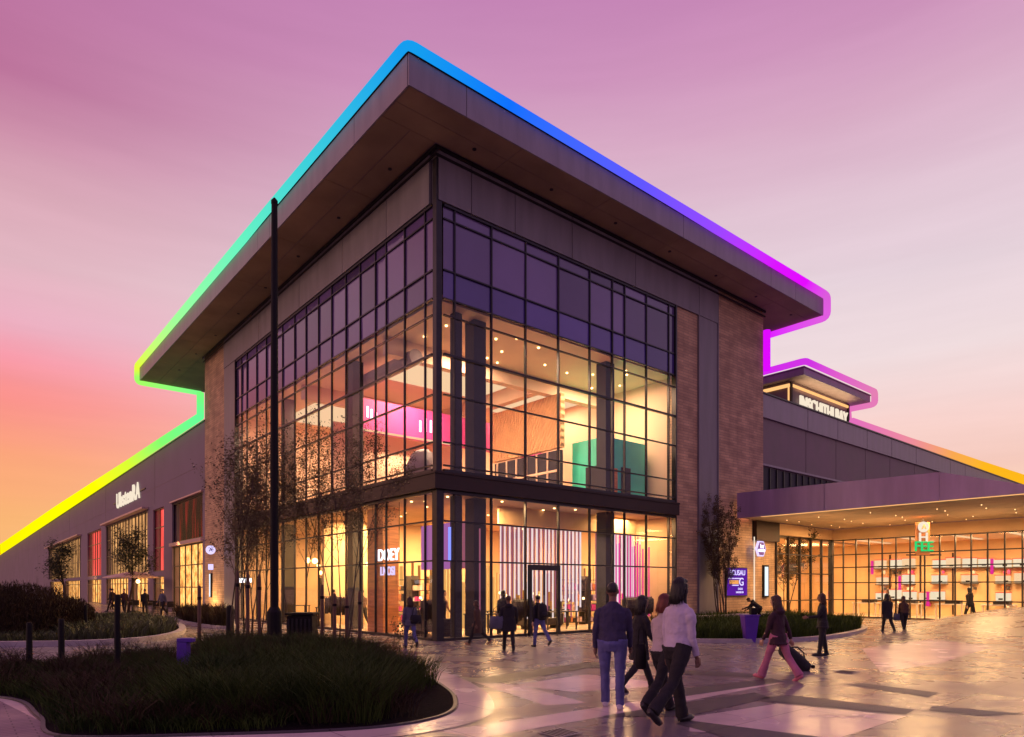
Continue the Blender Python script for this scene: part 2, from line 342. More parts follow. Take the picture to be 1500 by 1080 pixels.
# brick ends
m = MB(); m.box(RG, 14.6, 0, .5, 0, ZT-.003); m.box(RH, RE, 0, .5, 0, ZR0); m.build('brick_wall', M['brick'], T)
m = MB(); m.box(0, .5, LH, LE, 0, ZR0); m.build('brick_wall', M['brick'], T)
m = MB(); m.box(RE-.5, RE, .5, 8, 0, ZR0); m.build('brick_wall', M['brick'], T); m = MB(); m.box(.5, 6, LE-.5, LE, 0, ZR0); m.build('brick_wall', M['brick'], T)
# grey vertical panels
m = MB(); m.box(14.6, RH, -.06, .4, 0, ZT-.003); m.box(14.58, 14.62, -.1, .0, 0, ZT); m.box(RH-.02, RH+.03, -.1, 0, 0, ZR0-.3); m.build('cladding_strip', M['frieze'], T)
m = MB(); m.box(-.06, .4, LG, LH, 0, ZT-.003); m.build('cladding_strip', M['frieze'], T)
# frieze with joints
m = MB(); xs = [0, 1.35, 3.3, 6.2, 10.0, 14.6, RH]
for i in range(len(xs)-1): m.box(xs[i]+.015, xs[i+1]-.015, -.09, .3, ZT, ZR0-.02)
m.box(0.02, RH-.02, -.06, .28, ZT+.02, ZR0-.04)
m.build('frieze', M['frieze'], T)
m = MB(); ys = [0, 3.2, 6.8, 11.2, 16.5, LH]
for i in range(len(ys)-1): m.box(-.09, .3, ys[i]+.015+(.33 if i == 0 else 0), ys[i+1]-.015, ZT, ZR0-.02)
m.box(-.06, .28, .33, LH-.02, ZT+.02, ZR0-.04)
m.build('frieze', M['frieze'], T)
m = MB(); m.box(-.16, RE, -.16, -.10, ZR0-.14, ZR0-.03); m.box(-.16, -.10, -.10, LE, ZR0-.14, ZR0-.03)
m.box(-.13, RE, -.13, -.10, ZR0-.36, ZR0-.28); m.box(-.13, -.10, -.10, LE, ZR0-.36, ZR0-.28)
m.build('eaves_trim', M['dark'], T)
# roof slab: fascia panels, soffit boards, roof deck
A0, A1, B0, B1 = -2.17, 23.46, -1.8, 34.35
m = MB()
m.prism([(A0+.06, B0+.06), (A1-.06, B0+.06), (A1-.06, B1-.06), (A0+.06, B1-.06)], ZR0+.012, ZR1-.05); rd = m.build('roof', M['panel'], T)
m = MB()
def runs(a, b, cuts): 
    p = [a]+cuts+[b]; return [(p[i]+.012, p[i+1]-.012) for i in range(len(p)-1)]
for (u, v) in runs(A0, A1, [-.1, 11.0, 18.0, 20.4]): m.box(u, v, B0, B0+.05, ZR0-.02, ZR1)
for (u, v) in runs(B0+.06, B1, [1.6, 9.2, 10.6, 19.5, 27]): m.box(A0, A0+.05, u, v, ZR0-.02, ZR1)
for (u, v) in runs(B0+.06, B1, [4, 14, 24]): m.box(A1-.05, A1, u, v, ZR0-.02, ZR1)
m.box(A0+.06, A1-.06, B1-.05, B1, ZR0-.02, ZR1)
m.build('fascia', M['panel'], rd)
m = MB(); m.box(A0-.03, A1+.03, B0-.03, B0+.12, ZR1+.003, ZR1+.05); m.box(A0-.03, A0+.12, B0+.12, B1, ZR1+.003, ZR1+.05); m.box(A1-.12, A1+.03, B0+.12, B1, ZR1+.003, ZR1+.05)
m.build('roof_coping', M['black'], rd)
m = MB()                        # soffit boards with narrow joints
for (u, v) in runs(A0+.07, A1-.07, [2.2, 6.6, 11, 15.4, 19.8]):
    m.box(u, v, B0+.07, -.98, ZR0-.005, ZR0+.01); m.box(u, v, -.955, -.17, ZR0-.005, ZR0+.01)
for (u, v) in runs(-.16, B1-.07, [4, 9, 14, 19, 24, 29]):
    m.box(A0+.07, -1.12, u, v, ZR0-.005, ZR0+.01); m.box(-1.095, -.17, u, v, ZR0-.005, ZR0+.01)
m.box(-.165, 20.4, LE+.01, B1-.07, ZR0-.005, ZR0+.01); m.box(RE+.01, A1-.07, -.165, B1-.1, ZR0-.005, ZR0+.01)
m.build('soffit', M['soffit'], rd)
for a in (1, 4.5, 8, 11.5, 15, 18.5, 22): MB().cyl(a, -.72, ZR0-.03, ZR0-.006, .07, n=14).build('recessed_light', M['dark'], rd)
for b in (2, 6, 10, 14, 18, 22, 26, 30): MB().cyl(-.62, b, ZR0-.03, ZR0-.006, .07, n=14).build('recessed_light', M['dark'], rd)
# corner post and belt beam
m = MB(); m.box(-.06, .16, -.06, .16, 5.6, ZR0-.37); m.box(-.02, .26, -.02, .26, 0, 5.02); m.build('corner_post', M['dark'], T)
m = MB()
m.box(-.2, RG, -.2, .25, 5.03, 5.6); m.box(-.2, .25, .253, LG, 5.03, 5.6)
m.box(-.24, RG, -.24, -.203, 5.52, 5.58); m.box(-.24, -.203, -.20, LG, 5.52, 5.58)
m.build('belt_beam', M['beam'], T)
# curtain walls
RM = [.71, 2.29, 3.88, 5.55, 7.28, 8.63, 9.4, 10.83, 12.4]
def bl(x): k = (x-750)/979.5; return (-2.475-22.04*k)/(.6419+.7668*k)
LM = [bl(x) for x in (622.7, 592.7, 565.7, 550, 527.7, 506.7, 486, 466.7, 448.3, 431.7, 414, 403, 390, 376, 361.7, 354)]
upz = [5.85, 6.62, 8.2, 9.55, 10.85, 11.4, 12.35, 14.05]
loz = [2.67, 4.0]
def curtain(side):
    c = MB(); lo = MB(); gl = MB(); gs = MB(); spn = MB(); sp2 = MB()
    ms, end = (RM, RG) if side == 'r' else (LM, LG)
    def bx(mm, u0, u1, d0, d1, z0, z1):
        if side == 'r': mm.box(u0, u1, d0, d1, z0, z1)
        else: mm.box(d0, d1, u0, u1, z0, z1)
    st = .27
    for u in ms:
        q = .026 if side == 'r' else .022; e = .07 if side == 'r' else .045
        bx(c, u-q, u+q, -.03, e, 5.63, ZT-.003); bx(lo, u-q, u+q, -.03, e, .05, 5.02)
    bx(c, end-.1, end, -.08, .15, 5.63, ZT-.003); bx(lo, end-.1, end, -.06, .15, 0, 5.02)
    for z in upz: bx(c, st, end-.1, -.045 if z == 9.55 else -.025, .06, z-.024 - (.03 if z == 9.55 else 0), z+.024)
    bx(c, st, end-.1, -.045, .09, 5.63, 5.72); bx(c, st, end-.1, -.045, .09, ZT-.1, ZT-.003)
    for z in loz: bx(lo, st, end-.1, -.025, .05, z-.026, z+.026)
    bx(lo, st, end-.1, -.04, .08, 0, .09); bx(lo, st, end-.1, -.04, .08, 4.92, 5.02)
    # panes: one slightly turned plane each, so reflections break from pane to pane
    rr = random.Random(5)
    us = [st]+ms+[end-.05]
    def pane(mm, u0, u1, z0, z1):
        t1, t2 = rr.uniform(-.010, .010), rr.uniform(-.008, .008); d = .03
        p = [(u0, d+t1, z0), (u1, d-t1, z0), (u1, d-t1+t2, z1), (u0, d+t1+t2, z1)]
        if side == 'l': p = [(q[1], q[0], q[2]) for q in p][::-1]
        mm.add(p, [(0, 1, 2, 3)])
    for i in range(len(us)-1):
        zz = [5.7]+upz[1:]+[ZT-.02]; 
        for j in range(len(zz)-1): pane(gl if zz[j] < 11.35 else (sp2 if zz[j] < 12 else spn), us[i], us[i+1], zz[j], zz[j+1])
        zz = [.05]+loz+[5.0]
        for j in range(len(zz)-1): pane(gs, us[i], us[i+1], zz[j], zz[j+1])
    up = c.build('upper_curtain_wall', M['dark'], T); gl.build('glass', M['glass'], up); spn.build('spandrel_glass', M['spandrel'], up); sp2.build('spandrel_glass', M['spandrel_deep'] if side == 'r' else M['spandrel'], up)
    lw = lo.build('ground_floor_shopfront', M['dark'], T); gs.build('glass', M['glass_shop'], lw)
    return lw
lwr = curtain('r'); curtain('l')
m = MB(); m.box(RG-.06, RG-.02, -.02, .02, 0, 1)
# entrance door on the right facade
m = MB(); m.box(3.93, 4.06, -.16, -.055, 0, 2.62); m.box(5.37, 5.50, -.16, -.055, 0, 2.62); m.box(4.06, 5.37, -.16, -.055, 2.42, 2.62); m.box(4.69, 4.74, -.14, -.07, .05, 2.42)
dr = m.build('entrance_door', M['dark'], T); MB().tube([(4.62, -.2, .9), (4.62, -.2, 1.5)], .018, 8).build('handle', M['panel'], dr)
# inside structure: slabs, columns, ceilings, walls
m = MB(); m.box(.28, 20, .28, LE-.6, 5.06, 5.55); m.build('floor_slab', M['column'], T)
m = MB(); m.box(.1, 20, .1, LE-.6, -.02, .015); m.build('floor', M['floor_in'], T)
m = MB(); m.box(.28, 20, .28, LE-.6, 5.56, 5.6); m.build('floor', M['floor_in'], T)
m = MB(); m.box(.2, 20, .2, LE-.6, 11.38, 11.6); m.build('ceiling', M['cream'], T)
m = MB(); m.box(.3, 13.2, .3, LE-.6, 4.99, 5.05); m.build('ceiling', M['warmwall'], T)
m = MB(); m.box(13.0, 13.2, .5, LE-.6, 5.61, 11.37); m.box(.4, 13.0, 20.5, 20.7, 5.61, 11.37); m.build('inner_wall', M['cream'], T)
m = MB(); m.box(13.0, 13.2, .5, LE-.6, .02, 4.98); m.box(.4, 13.0, 20.5, 20.7, .02, 4.98); m.box(1.2, 12.9, 11.4, 11.6, .02, 4.98); m.build('inner_wall', M['warmwall'], T)
col = None
for (a, b, s) in [(1.3, .75, .15), (2.3, .95, .27), (9.25, .95, .27), (.95, 7.7, .25), (.95, 15.2, .25)]:
    m = MB(); m.box(a-s, a+s, b-s, b+s, .02, 4.98); m.box(a-s, a+s, b-s, b+s, 5.61, 11.37); m.build('column', M['column'], T)
m = MB(); m.box(.5, 12.9, 4.1, 4.5, 10.7, 11.37); m.box(8.2, 8.6, 4.5, 20.4, 10.7, 11.37); m.box(.5, 8.2, 12.0, 12.4, 10.7, 11.37); m.build('downstand_beam', M['cream'], T)
m = MB(); m.box(1.5, 12.9, 9, 9.6, 8.95, 10.35); bh = m.build('magenta_bulkhead', M['magenta'], T)
m = MB()
for (a, z0, z1) in [(2.2, 9.5, 10.0), (2.4, 9.45, 9.9), (2.62, 9.5, 9.8), (5.0, 9.25, 9.8), (5.3, 9.3, 9.95), (5.6, 9.3, 9.9), (5.85, 9.35, 9.75)]: MB().box(a-.05, a+.05, 8.96, 8.997, z0, z1).build('lit_mark', M['whitesign'], bh)
pass
m = MB(); m.box(1.5, 8.8, 11, 11.3, 5.61, 9.6); m.build('inner_wall', M['cream'], T)
m = MB(); m.box(1.5, 7.4, 8.93, 8.99, 8.86, 8.94); m.build('cove_light', M['lightpanel'], T)
m = MB()
M['ribbed'] = pmat('ribbed_timber', (.70, .40, .19), .7, .1, 2, .1, 20)
m.box(9.06, 9.3, 3.5, 8.7, 8.2, 10.68)
rb = m.build('ribbed_panel', M['ribbed'], T); m = MB()
nr = M['ribbed'].node_tree; wv = nr.nodes.new('ShaderNodeTexWave'); wv.wave_type = 'BANDS'; wv.bands_direction = 'X'; wv.inputs['Scale'].default_value = 1.6; wv.inputs['Distortion'].default_value = .6
tcw = nr.nodes.new('ShaderNodeTexCoord'); mpw = nr.nodes.new('ShaderNodeMapping'); mpw.inputs['Rotation'].default_value = (0, R(0), 0); sxw = nr.nodes.new('ShaderNodeSeparateXYZ'); cbw = nr.nodes.new('ShaderNodeMath'); cbw.operation = 'MULTIPLY_ADD'; cbw.inputs[1].default_value = .6
nr.links.new(tcw.outputs['Object'], sxw.inputs[0]); nr.links.new(sxw.outputs[2], cbw.inputs[0]); nr.links.new(sxw.outputs[1], cbw.inputs[2]); cc = nr.nodes.new('ShaderNodeCombineXYZ'); nr.links.new(cbw.outputs[0], cc.inputs[0]); nr.links.new(cc.outputs[0], wv.inputs[0])
bpn = nr.nodes['Bump']; nr.links.new(wv.outputs['Fac'], bpn.inputs['Height']); bpn.inputs['Strength'].default_value = .8; bpn.inputs['Distance'].default_value = .06
m = MB(); m.box(9.1, 9.3, 3.6, 8.4, 5.7, 8.1); dk = m.build('inner_glazing', M['column'], T); m = MB()
for i in range(7): m.box(9.04, 9.097, 3.6+i*.75, 3.68+i*.75, 5.7, 8.1)
m.box(9.04, 9.097, 3.6, 8.4, 7.1, 7.2); m.build('glazing_frame', M['cream'], dk)
m = MB(); m.box(9.8, 12.6, 1.5, 3.5, 5.61, 8.45); tk = m.build('teal_room', M['teal'], T)
MB().box(9.75, 9.797, 1.9, 2.6, 5.62, 7.2).build('doorway', M['column'], tk); MB().box(10.9, 11.5, 1.44, 1.497, 5.62, 7.2).build('doorway', M['column'], tk)
m = MB(); m.box(10.0, 10.6, 1.44, 1.497, 5.62, 7.1); m.build('door_panel', M['orangewood'], tk)
m = MB(); m.tube([(1.5, 3.7, 10.7), (1.5, 8.3, 10.7)], .3, 16); dct = m.build('air_duct', M['panel'], T, smooth=False)
m = MB(); m.box(2.5, 8.0, 5.0, 8.6, 11.3, 11.36); m.box(9.5, 12.8, 5, 10, 11.3, 11.36); m.box(2.2, 8, 13, 19, 11.3, 11.36); m.build('ceiling_light', M['lightpanel'], T)
UPC = (1, .63, .37)
for (a, b, e) in [(4, 2.6, 420), (10.5, 2.2, 330), (4, 7, 560), (11, 7, 260), (3, 15, 900), (9, 15, 500)]: lamp(T, 'AREA', (a, b, 11.2), e*1.3, UPC, 2.4, name='ceiling_lamp')
lamp(T, 'AREA', (5, 10.3, 8.5), 130, UPC, 3, .6, name='ceiling_lamp')
DNC = (1, .60, .25)
for (a, b, e) in [(3, 1.6, 130), (7.5, 3.6, 170), (11, 2, 120), (3, 5.5, 170), (3, 10, 150), (3, 15, 190), (8, 8, 200), (8, 16, 160)]: lamp(T, 'AREA', (a, b, 4.9), e*5.2, DNC, 1.8, name='ceiling_lamp')
# upward area light by the right brick end, at canopy height
lamp(T, 'AREA', (18.6, -.5, 5.3), 60, (1, .6, .28), .8, rot=(R(180), 0, 0), name='upward_wash')

# ------------------------------------------------------------------ shop displays behind the ground floor glass
G_ = 'lit slats hanging in the shop window'
sc = bthing('slat_screen', 'screen of white and pink lit vertical slats hanging behind the right shop window', 'light screen', 4.3, 2.0)
rr = random.Random(3)
x = 0.0; i = 0
while x < 8.0:
    wd = rr.choice([.035, .05, .07]); mt = M['whiteslat'] if i % 2 == 0 else (M['pinkslat'] if x < 5.6 else M['magslat'])
    if not (4.55 < x < 5.4): MB().box(x, x+wd, -.02, .02, 1.2+rr.uniform(-.3, .5) if i % 3 else .5, 4.25+rr.uniform(-.02, .02)).build('slat', mt, sc)
    x += wd+rr.uniform(.03, .09); i += 1
MB().box(-.1, 8.2, -.05, .06, 4.29, 4.97).build('bulkhead', M['warmwall'], sc)
M['amber1'] = emat('amber_lit_slat', (1, .50, .13), .8); M['amber2'] = emat('deep_amber_lit_slat', (.55, .20, .05), .7)
am = bthing('amber_screen', 'low amber lit slats glowing behind the tables of the right shop', 'light screen', 3.0, 4.4)
x = 0.0; i = 0
while x < 9.6:
    wd = rr.uniform(.06, .16)
    MB().box(x, x+wd, -.02, .02, .05, rr.uniform(2.0, 3.0)).build('slat', M['amber1'] if rr.random() < .6 else M['amber2'], am); x += wd+rr.uniform(.03, .14)
al = bthing('amber_screen', 'low amber lit slats glowing deep in the left shop', 'light screen', 4.6, 6.0)
x = 0.0
while x < 13.5:
    wd = rr.uniform(.1, .35); MB().box(-.02, .02, x, x+wd, .05, rr.uniform(1.6, 3.4)).build('slat', M['amber1'] if rr.random() < .6 else M['amber2'], al); x += wd+rr.uniform(.08, .5)
pk = bthing('magenta_display', 'glowing magenta curved display panel at the brick end of the right shop window', 'display', 11.2, 2.9)
for i in range(24):
    t = i/24; MB().box(1.9*t, 1.9*t+rr.uniform(.055, .075), -1.6*t*t, -1.6*t*t+.03, rr.uniform(.3, .9), rr.uniform(3.6, 4.0)).build('slat', [M['magslat'], M['magslat'], M['magslat'], M['purpleslat']][i % 4], pk)
for i in range(15): MB().box(-.1+i*.2, -.1+i*.2+rr.choice([.03, .05, .08]), -1.05+.02*i, -1.02+.02*i, .5, 4.2).build('slat', M['pinkslat'] if i % 3 == 1 else (M['magslat'] if i % 3 else M['whiteslat']), pk)
pp = bthing('purple_display', 'purple and lilac lit display panels behind the corner glazing', 'display', 2.6, .9)
for i, (b0, b1, mt) in enumerate([(0.1, .9, 'purpleslat'), (1.0, 1.3, 'pinkslat'), (1.4, 2.6, 'purpleslat'), (2.7, 3.0, 'pinkslat'), (3.1, 4.2, 'purpleslat')]):
    MB().box(0, .06, b0, b1, 2.5, 4.3).build('panel', M[mt], pp)
MB().box(-.35, -.30, -.25, .35, .3, 3.9).build('panel', M['pinkslat'], pp)
MB().box(-1.5, -1.45, -.05, .05, 2.7, 3.9).build('light_tube', M['bluelamp'], pp)
ow = bthing('orange_timber_pier', 'orange timber clad pier behind the left shop window', 'pier', .75, 5.1)
MB().box(-.2, .5, -.5, .75, .02, 4.9).build('cladding', M['orangewood'], ow)
s1 = bthing('shop_sign', 'white lit letters DOEY over LNOSI hung behind the left shop window', 'sign', .22, 3.65)
text('lettering', 'DOEY', M['whitesign'], s1, (0, -.05, 2.98), -R(90), .62, .02, .95)
text('lettering', 'LNOSI', M['lilacsign'], s1, (0, 0, 2.38), -R(90), .46, .02, .85)
MB().box(.05, .08, -.85, .85, 2.69, 2.72).build('sign_rail', M['dark'], s1)
for (a, b) in [(-.75, .75), (-.75, -.75)]: MB().box(.05, .07, a-.01, a+.01, 2.7, 4.9).build('hanger', M['dark'], s1) if b > 0 else None
# pendants
pg = None
spots = [(1.1, 12.2, 3.05, .14), (1.1, 13.0, 3.1, .13), (1.6, 12.7, 2.5, .1), (3.0, 10.5, 2.9, .1), (2.3, 14.5, 2.9, .1)]
lab = ['round warm globe lamp nearest the dark pole in the left shop window', 'warm globe lamp farther left in the left shop window', 'smaller low globe lamp below the two globes in the left shop window', 'globe lamp deep inside the left shop', 'globe lamp at the far end of the left shop']
def pendant(a, b, z, r, label, group):
    p = bthing('pendant_lamp', label, 'lamp', a, b, z, group)
    MB().ball((0, 0, 0), r).build('globe', M['bulb'], p, smooth=True); MB().tube([(0, 0, r), (0, 0, 4.95-z)], .008, 5).build('cord', M['black'], p); return p
for (a, b, z, r), l in zip(spots, lab): pendant(a, b, z, r, l, 'globe lamps in the left shop')
for i in range(26):
    a = 1.6+(i % 13)*.82+rr.uniform(-.2, .2); b = 3.0+(i//13)*2.6+rr.uniform(-.5, .6); z = 1.35+rr.uniform(-.15, .35)
    p = bthing('candle_lamp', 'small warm table light glowing behind the slat screen', 'lamp', a, b, z, 'small lights behind the slats')
    MB().ball((0, 0, 0), .055, nu=8, nv=6).build('bulb', M['bulb'], p); MB().tube([(0, 0, -.06), (0, 0, -z+.8)], .012, 6).build('stem', M['dark'], p)
# tables, sofas, racks inside
def table(a, b, w_, d, h, label, r=0):
    t = bthing('table', label, 'table', a, b, .02, 'tables inside the shop', r)
    MB().box(-w_/2, w_/2, -d/2, d/2, h-.04, h).build('table_top', M['furn'], t, bevel=.008)
    for sx in (-1, 1):
        for sy in (-1, 1): MB().box(sx*(w_/2-.06)-.025, sx*(w_/2-.06)+.025, sy*(d/2-.06)-.025, sy*(d/2-.06)+.025, 0, h-.041).build('leg', M['furn'], t)
    return t
for i, (a, b) in enumerate([(3, 1.5), (7.2, 1.5), (8.6, 3.4), (11.2, 1.4), (2.0, 3.6), (2.4, 9.5), (2.2, 13), (2.4, 17.5), (5.6, 3.5), (10.2, 4.4)]):
    table(a, b, 1.2, .7, .78, 'dark table on thin legs inside the shop')
def sofa(a, b, label, r=0):
    t = bthing('sofa', label, 'sofa', a, b, .02, None, r)
    MB().box(-.9, .9, -.35, .35, .16, .46).build('seat', M['furn'], t, bevel=.04); MB().box(-.9, .9, .36, .55, .16, .95).build('backrest', M['furn'], t, bevel=.04)
    for s in (-1, 1): MB().box(s*.95-.08, s*.95+.08, -.35, .5, .15, .65).build('armrest', M['furn'], t, bevel=.03); MB().box(s*.85-.03, s*.85+.03, -.25, .3, 0, .159).build('leg', M['furn'], t)
sofa(7.1, 2.7, 'dark low sofa behind the shop window right of the door'); sofa(1.4, 2.3, 'dark sofa behind the corner shop window', R(90))
MB_ = bthing('armchair', 'pale curved armchair on the upper floor left of the corner post', 'armchair', 1.0, 2.6, 5.61)
m = MB(); m.rings([(0, 0, .1, .5, .55), (0, 0, .5, .55, .6), (.1, .1, .8, .5, .55), (.2, .2, 1.15, .35, .5), (.25, .3, 1.3, .2, .35)], 18); m.build('shell', M['panel'], MB_, smooth=True)
MB().cyl(0, 0, 0, .1, .3).build('base', M['dark'], MB_)
# floor standing racks / mannequins of dark goods as seen through the glass
for i, (a, b) in enumerate([(4.6, 1.0), (.9, 1.6), (10.9, .9), (12.2, 1.2), (1.2, 10.2)]):
    t = bthing('clothes_rack', ['clothes rack with dark coats just left of the shop door', 'clothes rack of dark coats behind the corner post', 'clothes rack of dark coats near the brick end of the right window', 'clothes rack of dark coats against the magenta display', 'clothes rack of dark coats in the left shop window'][i], 'clothes rack', a, b, .02)
    MB().tube([(-.5, 0, 0), (-.5, 0, 1.35), (.5, 0, 1.35), (.5, 0, 0)], .018, 6).build('frame', M['dark'], t)
    m = MB()
    for k in range(8): m.rings([(-.42+k*.12, 0, .55+rr.uniform(-.1, .1), .035, .17), (-.42+k*.12, 0, 1.0, .05, .2), (-.42+k*.12, 0, 1.22, .045, .19), (-.42+k*.12, 0, 1.32, .02, .05)], 8)
    m.build('coats', M['furn'], t)

rr = random.Random(21)
for i in range(34): MB().cyl(rr.uniform(.8, 12), .7+rr.random()**1.5*10, 4.95, 4.985, .045, n=8).build('ceiling_spot', M['bulb'], T)
for i in range(22): MB().cyl(rr.uniform(.8, 12.5), rr.uniform(.8, 3.8), 11.33, 11.375, .045, n=8).build('ceiling_spot', M['bulb'], T)
gcols = [M['orangewood'], M['furn'], M['white'], M['magenta'], M['cream']]
for i, (a, b, r) in enumerate([(4.2, 7.4, -90), (4.2, 9.6, -90), (4.2, 12.0, -90), (4.2, 14.6, -90), (4.2, 17.4, -90), (10.2, 4.0, 0), (12.0, 4.0, 0)]):
    t = bthing('shelving_unit', ('shelving unit of mixed goods in the left shop, number of units from the corner: ' if 0 else '')+['nearest', 'second nearest', 'middle', 'second farthest', 'farthest', 'left', 'right'][i]+(' shelving unit of goods seen through the left shop windows' if i < 5 else ' one of two goods shelves behind the magenta display'), 'shelves', a, b, .02, 'goods shelves inside the shop', R(r))
    fr_ = MB()
    for x in (-.8, .76): fr_.box(x, x+.04, -.2, .2, 0, 2.3)
    for z in (.1, .6, 1.1, 1.6, 2.1): fr_.box(-.76, .76, -.2, .2, z, z+.03)
    fr_.build('frame', M['furn'], t)
    for z in (.13, .63, 1.13, 1.63):
        x = -.72
        while x < .55:
            w_ = rr.uniform(.1, .3); MB().box(x, x+w_, -.15, .15, z+.003, z+rr.uniform(.14, .36)).build('goods', rr.choice(gcols), t); x += w_+rr.uniform(.02, .12)

# ------------------------------------------------------------------ left wing
LW = bthing('left_mall_wing', 'long mauve rendered shopping wing with lit windows running back on the left', 'building')
ZW = 12.3; WEND = 420
holes = [(26.9, 34.6, 4.98, 7.85, 'dark'), (26.9, 34.6, 0, 4.7, 'shop'), (37.1, 40.6, 3.0, 7.9, 'red'), (42.6, 61.9, 3.0, 8.1, 'tall'), (64.9, 74.3, 3.0, 8.1, 'red'), (79.8, 116, 3.0, 8.1, 'tall'),
         (37.1, 40.6, 0, 2.65, 'shop'), (42.6, 49, 0, 2.65, 'shop'), (50.5, 61.9, 0, 2.65, 'shop'), (64.9, 74.3, 0, 2.65, 'shop'), (80, 95, 0, 2.65, 'shop'), (97, 114, 0, 2.65, 'shop')]
bs = sorted({LE+.02, WEND, *[h[0] for h in holes], *[h[1] for h in holes]}); zs = sorted({0, ZW, *[h[2] for h in holes], *[h[3] for h in holes]})
m = MB()
for i in range(len(bs)-1):
    run = None
    for j in range(len(zs)-1):
        cb, cz = (bs[i]+bs[i+1])/2, (zs[j]+zs[j+1])/2
        solid = not any(h[0] < cb < h[1] and h[2] < cz < h[3] for h in holes)
        if solid and run is None: run = zs[j]
        if run is not None and (not solid or j == len(zs)-2):
            m.box(.0, .6, bs[i], bs[i+1], run, zs[j+1] if solid else zs[j]); run = None
m.build('wall', M['wing'], LW)
m = MB(); m.box(.6, 30, LE+.02, WEND, ZW-.4, ZW-.01); m.build('roof', M['panel'], LW)
m = MB(); m.box(-.05, .65, LE+.02, WEND, ZW+.003, ZW+.09); m.build('parapet_coping', M['dark'], LW)
m = MB()
for z in (9.6,): m.box(-.012, -.002, LE+.1, WEND, z, z+.02)
for b in (40, 62, 90, 130, 180): m.box(-.012, -.002, b, b+.03, 8.3, ZW-.1)
m.build('render_joint', M['brownpanel'], LW)
WM = {'shop': litwindow('lit_shop_interior', [(.3, (.12, .04, .015)), (.42, (.6, .22, .05)), (.55, (1, .46, .11)), (.75, (1, .70, .30))], 1.9, (1, 1.3, 1.1)),
      'red': litwindow('red_lit_room', [(.3, (.35, .02, .03)), (.5, (.9, .07, .06)), (.75, (1, .16, .14))], 1.4, (1, 2.2, .15)),
      'tall': litwindow('dim_curtained_room', [(.32, (.08, .03, .02)), (.5, (.40, .19, .07)), (.62, (.85, .42, .14)), (.8, (1, .62, .28))], 1.4, (1, 1.4, .25)),
      'dark': litwindow('dark_red_room', [(.47, (.010, .005, .007)), (.56, (.20, .010, .012)), (.72, (.55, .025, .03))], .8, (1, .7, .10))}
for (b0, b1, z0, z1, k) in holes:
    m = MB(); m.box(.1, .18, b0, b0+.08, z0, z1); m.box(.1, .18, b1-.08, b1, z0, z1); m.box(.1, .18, b0+.08, b1-.08, z1-.08, z1); m.box(.1, .18, b0+.08, b1-.08, z0, z0+.08)
    n = max(2, int((b1-b0)/1.35))
    if k != 'dark':
        for i in range(1, n): u = b0+(b1-b0)*i/n; m.box(.1, .17, u-.04, u+.04, z0+.08, z1-.08)
        for z in ([z0+(z1-z0)*.38, z0+(z1-z0)*.7] if z1-z0 > 3.5 else [z0+2.1]): m.box(.105, .165, b0+.08, b1-.08, z-.035, z+.035)
    wn = m.build('window', M['dark'], LW)
    MB().add([(.14, b0, z0), (.14, b1, z0), (.14, b1, z1), (.14, b0, z1)], [(0, 3, 2, 1)]).build('glass', M['glass_wing'], wn)
    MB().box(.5, .58, b0, b1, z0+.01, z1).build('lit_room', WM[k], wn)
m = MB(); m.box(-.5, -.003, 42.2, 62.2, 8.15, 8.3); m.box(-.5, -.003, 79, 117, 8.15, 8.3); m.box(-.18, -.003, 26.7, 34.8, 4.72, 4.95); m.box(-.15, -.003, 26.7, 34.8, 7.87, 7.97); m.build('window_ledge', pmat('pale_metal', (.5, .3, .32), .4, .1), LW)
m = MB(); m.box(.05, .4, 34.9, 36.8, .003, 3.0)
sg = bthing('wall_sign', 'white lit letters UbstenRA high on the mauve wing wall', 'sign', -.12, 50.2, 9.95)
text('lettering', 'UbstenRA', M['warmsign'], sg, (0, 0, 0), -R(90), 2.0, .04, 1.15, sp=1.1)
MB().box(.03, .11, -7, 7, -.05, .03).build('sign_rail', M['dark'], sg)
for b in (30.5, 44, 56, 70): lamp(LW, 'AREA', (-.35, b, 4.2), 110, (1, .5, .16), 4, .4, rot=(0, R(-25), R(90)), name='window_spill')  # added area lights that spill window glow onto the paving; no fittings here
# warm upward light near the wall light on the left brick end
for (b, z) in [(28.5, 2.9), (24.6, 1.9)]:
    pass
lamp(T, 'AREA', (-1.0, 24.4, .4), 90, (1, .6, .22), .6, rot=(R(180), R(25), 0), name='upward_wash')
b1 = bthing('wall_light', 'tall slim white lit panel on the brick end left of the grey strip', 'wall light', -.12, 24.9, 1.9)
MB().box(0, .11, -.12, .12, -.75, .75).build('housing', M['dark'], b1); MB().box(-.02, -.003, -.09, .09, -.7, .7).build('diffuser', M['screen'], b1)
b2 = bthing('blade_sign', 'small lilac lit round sign on the left brick wall', 'sign', -.5, 23.4, 4.0)
m = MB(); m.tube([(0, -.03, 0), (0, .03, 0)], .27, 20); m.build('disc', M['lilacsign'], b2); MB().box(.24, .5, -.015, .015, -.015, .015).build('bracket', M['dark'], b2)
text('lettering', 'A', M['purple'], b2, (0, -.04, 0), 0, .3, .01)
b3 = bthing('blade_sign', 'smallest lilac lit square sign below the round one on the left brick wall', 'sign', -.35, 23.9, 3.0)
MB().box(-.14, .14, -.03, .03, -.17, .17).build('plate', M['lilacsign'], b3); MB().box(.14, .35, -.015, .015, -.015, .015).build('bracket', M['dark'], b3)

